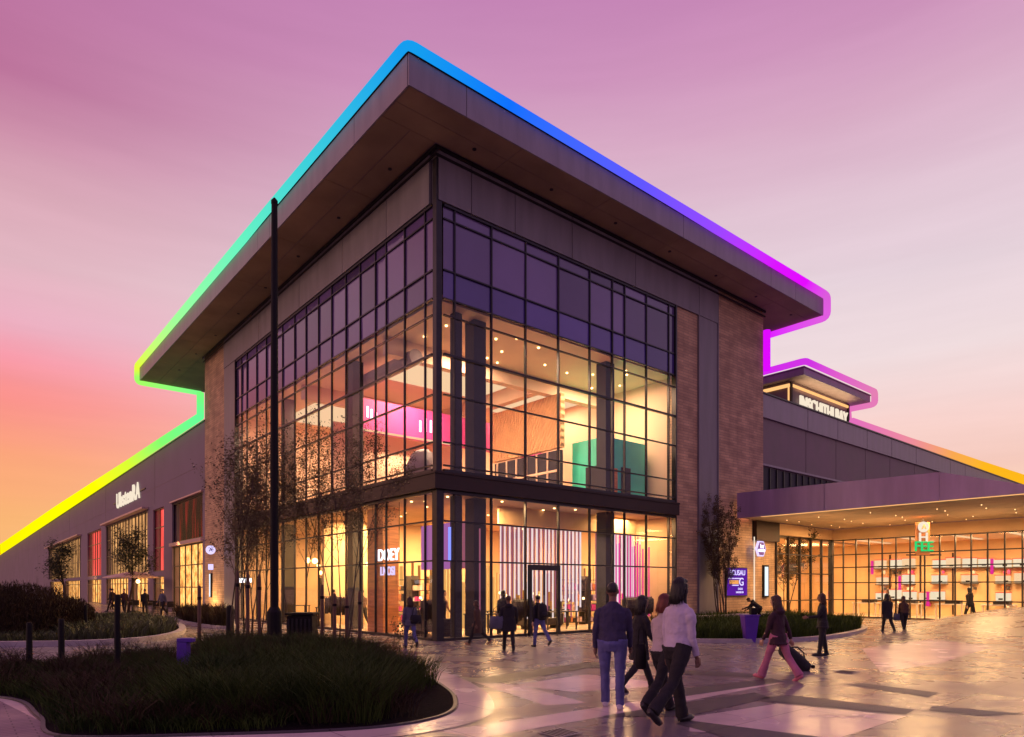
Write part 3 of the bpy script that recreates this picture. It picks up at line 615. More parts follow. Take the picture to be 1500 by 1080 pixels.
# ------------------------------------------------------------------ right wing
RW = bthing('right_mall_wing', 'lower grey and brown panelled mall wing stepping back on the right of the corner building', 'building')
bw = .5; AE = 120
m = MB(); m.box(RE+.02, AE, bw+.1, bw+.6, 4.6, 12.0); m.build('wall', M['brownpanel'], RW)
cuts = [RE+.02]; 
def ar(x, b=bw): k = (x-750)/979.5; X0 = -2.475-.6419*b; Y0 = 22.04+.7668*b; return (k*Y0-X0)/(.7668-.6419*k)
cuts += [ar(x) for x in (1181, 1225, 1268, 1304, 1340, 1390, 1412, 1465)]+[AE]
m = MB(); m2 = MB()
for i in range(len(cuts)-1):
    m.box(cuts[i]+.03, cuts[i+1]-.03, bw-.1, bw+.09, 10.95, 12.19); m2.box(cuts[i]+.03, cuts[i+1]-.03, bw+.02, bw+.09, 8.5, 10.93)
m.build('fascia', M['panel'], RW); m2.build('wall_panel', M['brownpanel'], RW)
m = MB(); m.box(RE+.02, AE, bw-.16, bw+.6, 12.2, 12.28); m.build('parapet_coping', M['dark'], RW)
m = MB(); m.box(RE+.02, AE, .62+bw, 30, 11.6, 11.9); m.build('roof', M['panel'], RW)
m = MB(); m.box(RE+.05, 40, bw-.06, bw+.09, 8.36, 8.47); m.build('window_head', M['panel'], RW)
m = MB()
m.box(RE+.05, 40, bw+.0, bw+.05, 6.4, 6.5)
for i in range(26): m.box(RE+.1+i*.75, RE+.16+i*.75, bw, bw+.06, 6.5, 8.3)
sw = m.build('strip_window', M['dark'], RW); MB().box(RE+.05, 40, bw+.065, bw+.09, 6.4, 8.3).build('glass', M['column'], sw)
m = MB(); m.box(RE+.02, 21.7, -.0, bw+.09, 0, 6.3); m.build('brick_pier', M['brick_b'], RW)
# lantern tower
LT = bthing('roof_lantern', 'small square lantern tower with flat lit roof and sign rising above the right wing', 'tower', 0, 0, 11.9)
m = MB(); m.box(27.9, 36.1, 2.4, 9, .01, 2.78); m.build('wall', M['brownpanel'], LT)
m = MB(); m.box(27.45, 37.0, 1.3, 10, 2.82, 3.27); m.box(27.4, 37.05, 1.25, 10, 3.273, 3.33); m.build('roof', M['panel'], LT)
[MB().box(u, u+.17, 2.3, 2.397, .02, 2.7).build('frame', M['beam'], LT) for u in (27.88, 35.91)]
m = MB(); m.box(28.1, 35.9, 2.30, 2.39, 2.45, 2.6); m.box(27.78, 27.88, 2.4, 8, 2.4, 2.6); m.box(27.8, 27.86, 2.42, 2.5, .3, 2.4); m.build('led_strip', M['led'], LT)
lamp(LT, 'AREA', (32, 1.9, 2.2), 60, (1, .6, .28), 7, .5, rot=(R(180), 0, 0), name='upward_wash')
sg2 = bthing('lantern_sign', 'cream lit letters INSCHITHLBAY on the lantern tower', 'sign', 32.1, 2.2, 13.45)
text('lettering', 'INSCHITHLBAY', M['warmsign'], sg2, (0, 0, 0), 0, 1.15, .05, .86, sp=1.0)
MB().box(-3.6, 3.6, .06, .1, -.42, -.38).build('sign_rail', M['dark'], sg2)

# canopy over the entrance court
CN = bthing('entrance_canopy', 'purple grey flat entrance canopy with warm lit underside projecting towards the right', 'canopy')
ca = 17.55; cb0, cb1, cb2 = -.25, -9.1, -12.2
m = MB()
def face(u, v, z0a, z1a, z0b, z1b, th=.12): 
    m.add([(ca, u, z0a), (ca+th, u, z0a), (ca+th, v, z0b), (ca, v, z0b), (ca, u, z1a), (ca+th, u, z1a), (ca+th, v, z1b), (ca, v, z1b)], [(0,1,2,3), (4,7,6,5), (0,4,5,1), (1,5,6,2), (2,6,7,3), (3,7,4,0)])
face(cb0, -4.55, 5.2, 6.45, 5.2, 6.4); face(-4.58, cb1, 5.2, 6.4, 5.2, 6.32); face(cb1-.01, cb2, 5.2, 6.32, 5.2, 5.4)
m.build('fascia', M['canopy'], CN)
m = MB(); m.add([(ca+.13, cb0, 5.3), (29, cb0, 5.3), (29, cb2, 5.3), (ca+.13, cb2, 5.3), (ca+.13, cb0, 6.3), (29, cb0, 6.3), (29, cb1, 6.2), (29, cb2, 5.42), (ca+.13, cb2, 5.38), (ca+.13, cb1, 6.2)],
                [(0, 3, 2, 1), (4, 5, 6, 9), (9, 6, 7, 8), (0, 1, 5, 4), (2, 3, 8, 7), (1, 2, 7, 6, 5), (0, 4, 9, 8, 3)]); m.build('deck', M['canopy'], CN)
m = MB()
for (u, v) in runs(ca+.13, 28.1, [20.2, 22.8, 25.4]): m.box(u, v, cb2, cb0-.01, 5.23, 5.28)
m.build('soffit', M['soffit'], CN)
m = MB(); m.box(ca+.2, ca+.32, cb2+.2, -1.4, 5.19, 5.225); m.build('led_strip', M['led'], CN)
m = MB(); m.box(19.4, 21.7, -.25, -.003, 4.2, 5.22); m.build('brown_bulkhead', M['beam'], CN)
rr = random.Random(9); k = 0
for i in range(5):
    for j in range(5):
        MB().cyl(20.5+i*1.6+rr.uniform(-.4, .4), -1.2-j*2.15+rr.uniform(-.4, .4), 5.19, 5.228, .022, n=10).build('downlight', M['downlight'], CN)
for (a, b) in [(20.5, -3), (24.5, -4), (24.5, -9)]: lamp(CN, 'AREA', (a, b, 3.6), 45, (1, .55, .22), 3, rot=(R(180), 0, 0), name='upward_wash')  # added lights floating below the soffit to brighten it; no fittings hang here
for (a, b, e) in [(20, -2.5, 120), (24.5, -2.5, 150), (24.5, -6.5, 150), (24.5, -10.5, 150), (20, -7, 90)]: lamp(CN, 'AREA', (a, b, 5.1), e*1.9, (1, .58, .24), 1.5, name='downlight_glow')

# glazed shop under the canopy
SH = bthing('glazed_shop', 'glass fronted shop with warm shelves under the entrance canopy', 'shop')
SA, ZS = 28.2, 4.6
fr = MB(); gl = MB()
u = 21.7; 
while u < SA: fr.box(u-.035, u+.035, -.1, .04, .05, ZS); u += (SA-21.7)/5
for z in (.06, 1.05, 2.55, 3.6, ZS-.04): fr.box(21.7, SA, -.07, .02, z-.03, z+.03)
gl.add([(21.7, -.02, .05), (SA, -.02, .05), (SA, -.02, ZS), (21.7, -.02, ZS)], [(0, 1, 2, 3)])
j = 0; b = -.0
while b > -13: fr.box(SA-.03, SA+.07, b-.028, b+.028, .05, ZS); b -= .72
fr.box(SA-.12, SA+.12, -.12, .12, 0, ZS+.02)
for z in (.06, 1.05, 2.05, 2.95, 3.7, ZS-.04): fr.box(SA-.02, SA+.07, -13, -.13, z-.03, z+.03)
gl.add([(SA+.02, 0, .05), (SA+.02, -13, .05), (SA+.02, -13, ZS), (SA+.02, 0, ZS)], [(0, 3, 2, 1)])
f = fr.build('shopfront', M['dark'], SH); gl.build('glass', M['glass_shop'], f)
m = MB(); m.box(21.7, SA-.0, -.1, .3, ZS+.02, 5.22); m.box(SA, SA+.3, -13, -.1, ZS+.02, 5.22); m.build('fascia_board', M['warmwall'], SH)
m = MB(); m.box(21.7, 36, 5, 5.2, 0, ZS+.6); m.box(35, 35.2, -14, 5, 0, ZS+.6); m.box(21.5, 21.68, .3, 5, 0, ZS+.6); m.build('wall', M['warmwall'], SH)
m = MB(); m.box(21.7, 35, .0, 5, ZS+.03, ZS+.1); m.box(SA+.3, 35, -14, .0, ZS+.03, ZS+.1); m.build('ceiling', M['cream'], SH)
m = MB(); m.box(21.7, 35, .02, 5, .0, .02); m.box(SA+.05, 35, -14, .02, .0, .02); m.build('floor', M['floor_in'], SH)
for (a, b, e) in [(25, 2.4, 300), (30.5, 1.5, 180), (31, -3, 260), (31, -7, 260), (31, -11, 260)]: lamp(SH, 'AREA', (a, b, ZS-.02), e*2.1, (1, .62, .26), 2.2, name='ceiling_lamp')
for j in range(5):
    m = MB(); m.box(29.2, 34, -1.2-j*2.5, -1.0-j*2.5, ZS-.03, ZS+.01); m.build('ceiling_light', M['lightpanel'], SH)
# wall displays: white box with red top, in two tiers
rr = random.Random(4)
for j in range(16):
    for t in range(3):
        if rr.random() < .2: continue
        z = 1.0+t*1.0+rr.uniform(-.05, .05); b = -.3-j*.84+rr.uniform(-.08, .08); hw_ = rr.uniform(.30, .38); hh = rr.uniform(.42, .58)
        d = bthing('display_unit', 'white display box with red top on the shop back wall, '+['bottom', 'middle', 'upper'][t]+' tier', 'display unit', 34.6, b, z, 'display boxes on the shop back wall')
        MB().box(0, .38, -hw_, hw_, 0, hh).build('box', M['displaylit'] if rr.random() < .6 else M['lightpanel'], d)  # brightness put into the box and red top as glow; neither is a lamp
        MB().box(-.03, .38, -hw_-.03, hw_+.03, hh+.003, hh+.05).build('red_top', M['redglow'], d)
        MB().box(-.05, .38, -hw_-.06, hw_+.06, -.06, -.003).build('shelf', M['furn'], d)
        x_ = rr.uniform(-hw_, 0); MB().box(-.06, -.003, x_, x_+.2, .05, .15).build('product', M['black'], d)
        for q in range(rr.randint(0, 3)): MB().box(-.02, .2, -hw_+q*.2, -hw_+q*.2+.12, -.4, -.1-rr.random()*.15).build('goods', rr.choice([M['orangewood'], M['furn'], M['white'], M['magenta']]), d)
        if rr.random() < .16: MB().box(-.08, -.02, hw_+.05, hw_+.2, -.4, .5).build('banner', M['magslat'], d)
for j in range(5):
    t = bthing('display_table', 'pale display table just inside the glazed shop window', 'table', 29.8, -1.4-j*2.2, .02, 'display tables in the glazed shop')
    MB().box(-.4, .4, -.7, .7, .8, .86).build('table_top', M['white'], t)
    for sx in (-1, 1):
        for sy in (-1, 1): MB().box(sx*.33-.03, sx*.33+.03, sy*.62-.03, sy*.62+.03, 0, .799).build('leg', M['white'], t)
    MB().box(-.25, .25, -.5, .2, .863, 1.05).build('goods', M['furn'], t)
rr2 = random.Random(8)
for j in range(7):
    MB().box(34.9, 34.98, -.80-j*1.8, -.72-j*1.8, .1, 3.9).build('shelf_upright', M['beam'], SH)
# hanging signs by the shop
hs = bthing('hanging_sign', 'tall gold and cream lit sign with letters hanging from the canopy', 'sign', 24.5, -3.7, 3.6)
hs.location = W(24, -6.37, 0); hs.rotation_euler = (0, 0, 0)
MB().tube([(0, 0, 5.18), (0, 0, 4.95)], .02, 6).build('hanger', M['dark'], hs)
m = MB(); m.box(-.33, .33, .0, .1, 3.35, 4.95); m.build('back_board', M['orangewood'], hs)
m = MB(); m.tube([(.0, -.06, 4.72), (0, -.005, 4.72)], .26, 20); m.build('round_light', M['warmsign'], hs); 
text('lettering', 'A', M['orangewood'], hs, (0, -.075, 4.71), 0, .34, .01)
text('lettering', 'H', M['warmsign'], hs, (0, -.03, 4.2), 0, .62, .03, 1.1)
gs_ = thing('green_sign', 'bright green lit block letters under the gold hanging sign', 'sign', W(24, -6.45, 3.75))
text('lettering', 'FEE', M['greensign'], gs_, (-.05, 0, 0), 0, .68, .03, .95)
MB().box(-.85, .85, .07, .12, -.42, -.36).build('sign_rail', M['dark'], gs_)
MB().tube([(0, .1, -.4), (0, .1, .35)], .015, 6).build('hanger', M['dark'], gs_)
# poster, hex sign, info screen on the brick
po = bthing('wall_poster', 'purple lit poster with pale garbled letters and an orange patch on the tan brick wall', 'poster', 17.8, -.1, 2.06)
MB().box(-.94, .94, .0, .09, -.72, .72).build('frame', M['dark'], po); MB().box(-.9, .9, -.02, -.003, -.68, .68).build('panel', emat('purple_poster', (.10, .012, .32), 1.0), po)
text('lettering', 'ECUSAU', M['lilacsign'], po, (0, -.03, .44), 0, .36, .006, 1.05)
text('lettering', 'G', M['lilacsign'], po, (.35, -.03, -.02), 0, .55, .006, 1.1)
text('lettering', 'EAEAI', M['lilacsign'], po, (.25, -.03, -.36), 0, .15, .004, 1.1)
text('lettering', 'NNUBEUN', M['lilacsign'], po, (.2, -.03, -.53), 0, .13, .004, 1.1)
MB().box(-.72, .1, -.035, -.022, -.12, .08).build('orange_patch', emat('orange_print', (1, .42, .12), .9), po)
MB().box(-.82, .42, -.03, -.022, .14, .19).build('pale_stripe', M['lilacsign'], po); MB().box(-.5, .1, -.03, -.022, -.2, -.15).build('pale_stripe', M['lilacsign'], po)
hx = bthing('hexagonal_sign', 'hexagonal white edged lit blade sign on the brick pier', 'sign', 19.4, -.45, 3.75)
m = MB(); m.tube([(0, .05, 0), (0, -.05, 0)], .45, 6); hxo = m.build('plate', M['lilacsign'], hx); m = MB(); m.tube([(0, -.052, 0), (0, -.062, 0)], .37, 6); m.build('inner_plate', M['purple'], hx)
text('lettering', '1st', M['whitesign'], hx, (0, -.075, .12), 0, .3, .006); text('lettering', 'MOND', M['whitesign'], hx, (0, -.075, -.1), 0, .2, .006)
MB().box(-.02, .02, .05, .43, -.02, .02).build('bracket', M['dark'], hx)
MB().tube([(-.42, .1, .6), (-.42, .1, -3.7)], .03, 8).build('light_tube', M['warmsign'], hx)
isn = bthing('info_screen', 'tall narrow glowing white screen on the brick pier', 'screen', 20.6, -.1, 2.1)
MB().box(-.26, .26, 0, .09, -.85, .85).build('housing', M['black'], isn); MB().box(-.16, .16, -.02, -.003, -.76, .76).build('display', M['screen'], isn)

# ------------------------------------------------------------------ neon outline tubes
def neonmat():
    m, nt, out = newmat('neon_tube_light'); e = nt.nodes.new('ShaderNodeEmission'); a = nt.nodes.new('ShaderNodeVertexColor'); a.layer_name = 'tint'
    nt.links.new(a.outputs[0], e.inputs[0]); e.inputs[1].default_value = 1.05; nt.links.new(e.outputs[0], out.inputs[0]); return m
NEON = neonmat()
def neon(name, label, keys, z=0):
    """keys: (a, b, z, radius, rgb) in building coordinates; the tube is filled in between"""
    rk = [keys[0]]                                     # rounded corners
    for i in range(1, len(keys)-1):
        p, q, n_ = Vector(keys[i-1][:3]), Vector(keys[i][:3]), Vector(keys[i+1][:3]); u, v = (p-q), (n_-q)
        if u.length < .5 or v.length < .5 or u.normalized().dot(v.normalized()) < -.9: rk.append(keys[i]); continue
        c = min(.28, (p-q).length*.3, (n_-q).length*.3); u, v = (p-q).normalized(), (n_-q).normalized()
        for k_ in range(5):
            t_ = k_/4; w_ = (q+u*c)*(1-t_)**2+q*2*t_*(1-t_)+(q+v*c)*t_**2; rk.append((*w_, keys[i][3], keys[i][4]))
    keys = rk+[keys[-1]]
    pts = []; rad = []; col = []
    for i in range(len(keys)-1):
        p, q = keys[i], keys[i+1]; d = (Vector(p[:3])-Vector(q[:3])).length; n = max(1, int(d/1.2))
        for k in range(n):
            t = k/n; pts.append(Vector(p[:3]).lerp(Vector(q[:3]), t)); rad.append(p[3]*(1-t)+q[3]*t); col.append([srgb(*p[4])[c]*(1-t)+srgb(*q[4])[c]*t for c in range(3)])
    q = keys[-1]; pts.append(Vector(q[:3])); rad.append(q[3]); col.append(list(srgb(*q[4])[:3]))
    m = MB(); m.tube(pts, rad, 10)
    o = m.build(name, NEON, None, (CX, CY, 0), ROT, smooth=True)
    at = o.data.color_attributes.new('tint', 'FLOAT_COLOR', 'POINT')
    for i, c in enumerate(col):
        for k in range(10): at.data[i*10+k].color = (*c, 1)
    return tag(o, label, 'neon light', 'coloured light tubes along the rooflines')
r_ = .15; e_ = .10; za, zb = ZR1+.15, ZR0-.08
neon('neon_tube', 'long light tube round the high roof, turquoise to blue to violet to magenta', [
    (1.9, B1+e_, zb, .2, (120, 255, 140)), (A0-e_, B1+e_, zb, .2, (160, 255, 100)), (A0-e_, B1+e_, za, .2, (225, 255, 60)), (A0-e_, 24, za, .19, (160, 255, 150)), (A0-e_, 12, za, .18, (100, 240, 190)),
    (A0-e_, 5, za, .15, (60, 205, 215)), (A0-e_, B0-e_, za, .14, (20, 155, 235)), (1.5, B0-e_, za, .145, (15, 110, 250)), (8, B0-e_, za, .16, (95, 85, 250)),
    (13, B0-e_, za, .18, (150, 70, 250)), (18, B0-e_, za, .19, (215, 20, 255)), (21, B0-e_, za, .2, (225, 10, 250)), (A1+e_, B0-e_, za, .2, (215, 90, 215)), (A1+e_, B0-e_, zb, .2, (220, 90, 220)), (A1+e_, 1.6, zb, .2, (220, 10, 255))])
neon('neon_tube', 'short upright magenta light tube at the brick corner under the right eaves', [(RE+.18, -.1, 15.3, .19, (220, 10, 255)), (RE+.18, -.1, 13.2, .19, (220, 10, 255))])
neon('neon_tube', 'pink light tube round the flat roof of the lantern tower', [(27.25, 8, 15.45, .2, (215, 10, 250)), (27.25, 1.1, 15.45, .2, (205, 50, 225)), (31, 1.1, 15.45, .2, (220, 90, 200)), (37.25, 1.1, 15.45, .22, (225, 125, 175)), (37.25, 1.1, 14.6, .22, (225, 120, 180)), (37.25, 3.2, 14.6, .22, (225, 110, 185)), (36.5, 2.6, 14.5, .2, (225, 110, 180)), (36.4, 2.4, 12.5, .2, (225, 110, 185))])
neon('neon_tube', 'pink to orange to amber light tube along the right wing parapet', [(32.3, .5, 12.5, .22, (225, 110, 185)), (42, .45, 12.52, .26, (235, 140, 150)), (50, .45, 12.6, .34, (245, 165, 80)), (58, .45, 12.65, .4, (250, 180, 30)), (75, .45, 12.8, .55, (250, 180, 25)), (118, .45, 13.1, .8, (250, 185, 30))])
neon('neon_tube', 'short upright green light tube where the left wing meets the brick end', [(-.2, LE+.25, 14.1, .22, (120, 255, 120)), (-.2, LE+.25, 12.6, .22, (100, 255, 150))])
neon('neon_tube', 'green to yellow light tube along the left wing parapet', [(-.2, LE+.3, 12.6, .24, (100, 255, 150)), (-.2, 36, 12.68, .3, (130, 255, 110)), (-.2, 48, 12.74, .36, (215, 255, 50)), (-.2, 65, 12.86, .5, (255, 255, 0)), (-.2, 100, 13.1, .75, (255, 250, 0)), (-.2, 228, 13.8, 1.3, (255, 240, 0)), (-.2, 415, 15.2, 2.6, (255, 235, 0))])

# ------------------------------------------------------------------ ground
def sheet(name, poly, z, mat, kind='structure'):
    m = MB(); m.add([(p[0], p[1], z) for p in poly], [tuple(range(len(poly)))]); return m.build(name, mat, kind=kind)
sheet('ground', [(-1500, -200), (1500, -200), (1500, 3000), (-1500, 3000)], -.02, M['ground'])
m = MB(); n = 1
m.add([(-260, -6, 0), (120, -6, 0), (120, 170, 0), (-260, 170, 0)], [(0, 1, 2, 3)]); m.build('plaza', M['pave'], kind='structure')
def gp(*pts): return [tuple(G(*p)[:2]) for p in pts]
def ccw(p):
    a = sum(p[i][0]*p[(i+1) % len(p)][1]-p[(i+1) % len(p)][0]*p[i][1] for i in range(len(p)))
    return p if a > 0 else p[::-1]
dz = .0026
def rise(x, y):
    q = BLD.inverted() @ Vector((x, y, 0)); a, b = q.x, q.y
    return .82*sst((a-13.0)/14)*sst((-b-5.2)/4.5) if (a > 13 and b < -5.2) else 0
def sst(t): t = max(0, min(1, t)); return t*t*(3-2*t)
def draped(name, poly, z, mat):
    bm = bmesh.new(); f = bm.faces.new([bm.verts.new((p[0], p[1], 0)) for p in poly]); bmesh.ops.triangulate(bm, faces=[f])
    bmesh.ops.subdivide_edges(bm, edges=bm.edges[:], cuts=9, use_grid_fill=True)
    for v in bm.verts:
        h = rise(v.co.x, v.co.y); v.co.z = z+h+(.014 if h > 0 else 0)
    me = bpy.data.meshes.new(name); bm.to_mesh(me); bm.free(); me.materials.append(mat); o = bpy.data.objects.new(name, me); COL.objects.link(o); o['kind'] = 'structure'; return o
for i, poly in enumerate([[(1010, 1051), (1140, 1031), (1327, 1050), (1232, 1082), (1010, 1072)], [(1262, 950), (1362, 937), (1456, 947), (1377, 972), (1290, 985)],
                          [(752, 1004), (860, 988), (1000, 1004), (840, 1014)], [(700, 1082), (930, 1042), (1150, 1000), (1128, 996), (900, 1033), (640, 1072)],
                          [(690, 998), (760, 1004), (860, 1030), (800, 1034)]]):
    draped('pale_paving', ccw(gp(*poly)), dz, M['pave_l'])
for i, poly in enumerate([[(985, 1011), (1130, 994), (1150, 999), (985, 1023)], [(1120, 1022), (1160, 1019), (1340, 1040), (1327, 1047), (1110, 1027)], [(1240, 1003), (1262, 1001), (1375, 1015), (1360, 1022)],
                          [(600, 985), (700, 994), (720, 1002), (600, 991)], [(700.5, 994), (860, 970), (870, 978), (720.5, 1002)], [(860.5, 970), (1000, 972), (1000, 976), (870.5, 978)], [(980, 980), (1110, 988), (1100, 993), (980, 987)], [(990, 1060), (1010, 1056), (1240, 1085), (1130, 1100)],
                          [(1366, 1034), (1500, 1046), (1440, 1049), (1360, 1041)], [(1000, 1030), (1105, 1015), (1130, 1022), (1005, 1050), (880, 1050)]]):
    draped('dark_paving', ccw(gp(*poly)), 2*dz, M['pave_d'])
# paved rise at the right
m = MB(); NA, NB = 26, 26
def sst(t): t = max(0, min(1, t)); return t*t*(3-2*t)
g0 = []
for i in range(NA+1):
    for j in range(NB+1):
        a = 13+15.1*i/NA; b = -5.2-14*j/NB
        g0.append((a, b, .009-.02*(i == 0 or j == 0)+.82*sst((a-13.0)/14)*sst((-b-5.2)/4.5)))
m.add(g0, [(i*(NB+1)+j, i*(NB+1)+j+1, (i+1)*(NB+1)+j+1, (i+1)*(NB+1)+j) for i in range(NA) for j in range(NB)])
m.v = [tuple(BLD @ Vector(v)) for v in m.v]; m.build('paved_rise', M['pave'], smooth=True, kind='structure')
# beds
def smoothpoly(p, n=8):
    r = []; k = len(p)
    for i in range(k):
        P = [Vector(p[(i+j-1) % k][:2]) for j in range(4)]
        for s in range(n):
            t = s/n; r.append(.5*((2*P[1])+(P[2]-P[0])*t+(2*P[0]-5*P[1]+4*P[2]-P[3])*t*t+(-P[0]+3*P[1]-3*P[2]+P[3])*t**3))
    return r
def offset(p, d):
    n = len(p); out_ = []
    for i in range(n):
        t = (p[(i+1) % n]-p[i-1]).normalized(); out_.append(p[i]+Vector((t.y, -t.x))*d)
    return out_
def bed(name, poly, kerb_h, kerb_w, fill, km='kerb'):
    p = smoothpoly(ccw([tuple(q) for q in poly])); o = offset(p, kerb_w); n = len(p)
    m = MB(); vs = []
    for a, b in zip(p, o): vs += [(a.x, a.y, -.01), (a.x, a.y, kerb_h), (b.x, b.y, kerb_h), (b.x, b.y, -.01)]
    fs = []
    for i in range(n):
        j = (i+1) % n
        for k in range(4): fs.append((4*i+k, 4*i+(k+1) % 4, 4*j+(k+1) % 4, 4*j+k))
    m.add(vs, [f[::-1] for f in fs]); m.build('kerb', M[km], kind='structure')
    m = MB(); m.add([(q.x, q.y, fill) for q in p], [tuple(range(n))]); m.build('planting_soil', M['mulch'], kind='structure')
    return p
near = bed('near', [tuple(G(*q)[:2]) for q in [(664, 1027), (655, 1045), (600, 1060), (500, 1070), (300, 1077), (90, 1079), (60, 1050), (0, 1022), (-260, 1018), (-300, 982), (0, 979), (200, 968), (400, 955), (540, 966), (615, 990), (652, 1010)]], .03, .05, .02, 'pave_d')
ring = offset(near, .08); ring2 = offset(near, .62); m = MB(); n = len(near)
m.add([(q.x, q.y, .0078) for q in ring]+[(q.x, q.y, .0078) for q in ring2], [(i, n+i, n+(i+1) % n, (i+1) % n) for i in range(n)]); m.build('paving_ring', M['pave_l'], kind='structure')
mid = bed('mid', [tuple(G(*q)[:2]) for q in [(-150, 950), (0, 947), (120, 945), (215, 939), (260, 928), (252, 917), (200, 911), (0, 908), (-150, 910)]], .16, .25, .1)
rgt = bed('rgt', [tuple(G(*q)[:2]) for q in [(960, 936), (1000, 940), (1080, 941), (1180, 938), (1240, 930), (1262, 922), (1230, 916), (1120, 912), (1000, 913), (960, 920)]], .12, .22, .08)
far = bed('far', [tuple(G(*q)[:2]) for q in [(262, 910), (300, 918), (335, 921), (335, 914), (300, 908), (268, 905)]], .12, .2, .08)
sheet('path', ccw(gp((-500, 1200), (95, 1200), (78, 1072), (60, 1058), (0, 1028), (-500, 1024))), .0105, M['path'])

def inside(p, x, y):
    c = False; n = len(p); j = n-1
    for i in range(n):
        if (p[i].y > y) != (p[j].y > y) and x < (p[j].x-p[i].x)*(y-p[i].y)/(p[j].y-p[i].y)+p[i].x: c = not c
        j = i
    return c
def grass(name, label, cat, poly, count, hfun, mat, wd=.012, z=.03, seed=1, lean=.5, clump=.16, shrink=.1, group=None):
    rr = random.Random(seed); p = offset(poly, -shrink)
    x0, x1, y0, y1 = min(q.x for q in p), max(q.x for q in p), min(q.y for q in p), max(q.y for q in p)
    V = []; F = []; c = 0
    while c < count:
        cx, cy = rr.uniform(x0, x1), rr.uniform(y0, y1)
        if not inside(p, cx, cy): continue
        h0 = hfun(cx, cy)
        if h0 <= .02: c += 1; continue
        for _ in range(12):
            a = rr.uniform(0, 6.283); r = rr.random()**.5*clump; x = cx+r*math.cos(a); y = cy+r*math.sin(a)
            h = h0*rr.uniform(.55, 1.1); t = a+rr.uniform(-.8, .8); ln = h*lean*rr.uniform(.3, 1.3); s = rr.uniform(0, 3.14); wx, wy = math.cos(s)*wd, math.sin(s)*wd
            o = len(V)
            for k, (f, ww) in enumerate([(0, 1), (.5, .8), (.85, .5)]):
                dx, dy = math.cos(t)*ln*f*f, math.sin(t)*ln*f*f
                V.append((x+dx-wx*ww, y+dy-wy*ww, z+h*f*(1-.12*f))); V.append((x+dx+wx*ww, y+dy+wy*ww, z+h*f*(1-.12*f)))
            V.append((x+math.cos(t)*ln, y+math.sin(t)*ln, z+h*.88))
            F += [(o, o+1, o+3, o+2), (o+2, o+3, o+5, o+4), (o+4, o+5, o+6)]; c += 1
    m = MB(); m.v = V; m.f = F; ob = m.build(name, mat); tag(ob, label, cat, group); ob['kind'] = 'stuff'; return ob
def hn(x, y, s=.5, o=0): return noise.noise(Vector((x*s+o, y*s, 3.1)))
def h_near(x, y):
    d = (x+.9)   # bare mulch near the right tip
    px = 750+979.5*x/y; py = 860+979.5*1.8/y
    if px > 560 and py > 1005+ (640-px)*.35: return 0
    if py > 1062 - max(0, (300-px))*.0: return .25+.1*hn(x, y) if px < 420 else 0
    edge = 1.0 if px < 560 else .8
    edge *= .5+.72*sst((px-150)/170)
    if abs(px-272) < 30 and 955 < py < 1000: edge *= .25
    return edge*(.56+.22*hn(x, y, .6)+.10*hn(x, y, 2.2))
grass('ornamental_grass', 'dense dark ornamental grass filling the near planting bed', 'grass', near, 62000, h_near, M['grass'], .006, .03, 2, .75, .16, .12)
def h_nb(x, y):
    px = 750+979.5*x/y; py = 860+979.5*1.8/y
    return (.45+.25*hn(x, y, .8, 7)) if (py > 1000 and px < 600 and hn(x, y, .5, 2) > -.1) else (.62 if hn(x, y, 1.0, 5) > .28 and px < 560 else 0)
grass('dry_grass', 'brownish dry grass mixed low through the near planting bed', 'grass', near, 14000, h_nb, M['grassb'], .007, .03, 3, .8, .16, .3)
def h_seed(x, y):
    px = 750+979.5*x/y; py = 860+979.5*1.8/y
    return 0 if py > 1000 or px < 120 else (.85+.35*hn(x, y, .9, 11))*(.6+.4*sst((px-150)/200))
grass('seed_grass', 'sparse tall dry seed stems standing above the near planting bed', 'grass', near, 5200, h_seed, M['grassb'], .003, .03, 12, .5, .3, .25)
def h_mid(x, y):
    px = 750+979.5*x/y
    return .55+.2*hn(x, y, .4) if px > 95 else .3
grass('hedge_grass', 'low dark hedge and grasses in the bed before the left wing', 'grass', mid, 26000, h_mid, M['leafg'], .02, .1, 4, .5, .25, .3)
grass('planter_grass', 'green grasses in the curved planter by the right brick wall', 'grass', rgt, 22000, lambda x, y: .62+.25*hn(x, y, .7), M['grass'], .012, .08, 5, .5, .2, .15)
grass('verge_grass', 'small tuft bed of grass at the foot of the left brick end', 'grass', far, 3500, lambda x, y: .9+.4*hn(x, y, .5), M['grassb'], .018, .08, 6, .4, .25, .1)

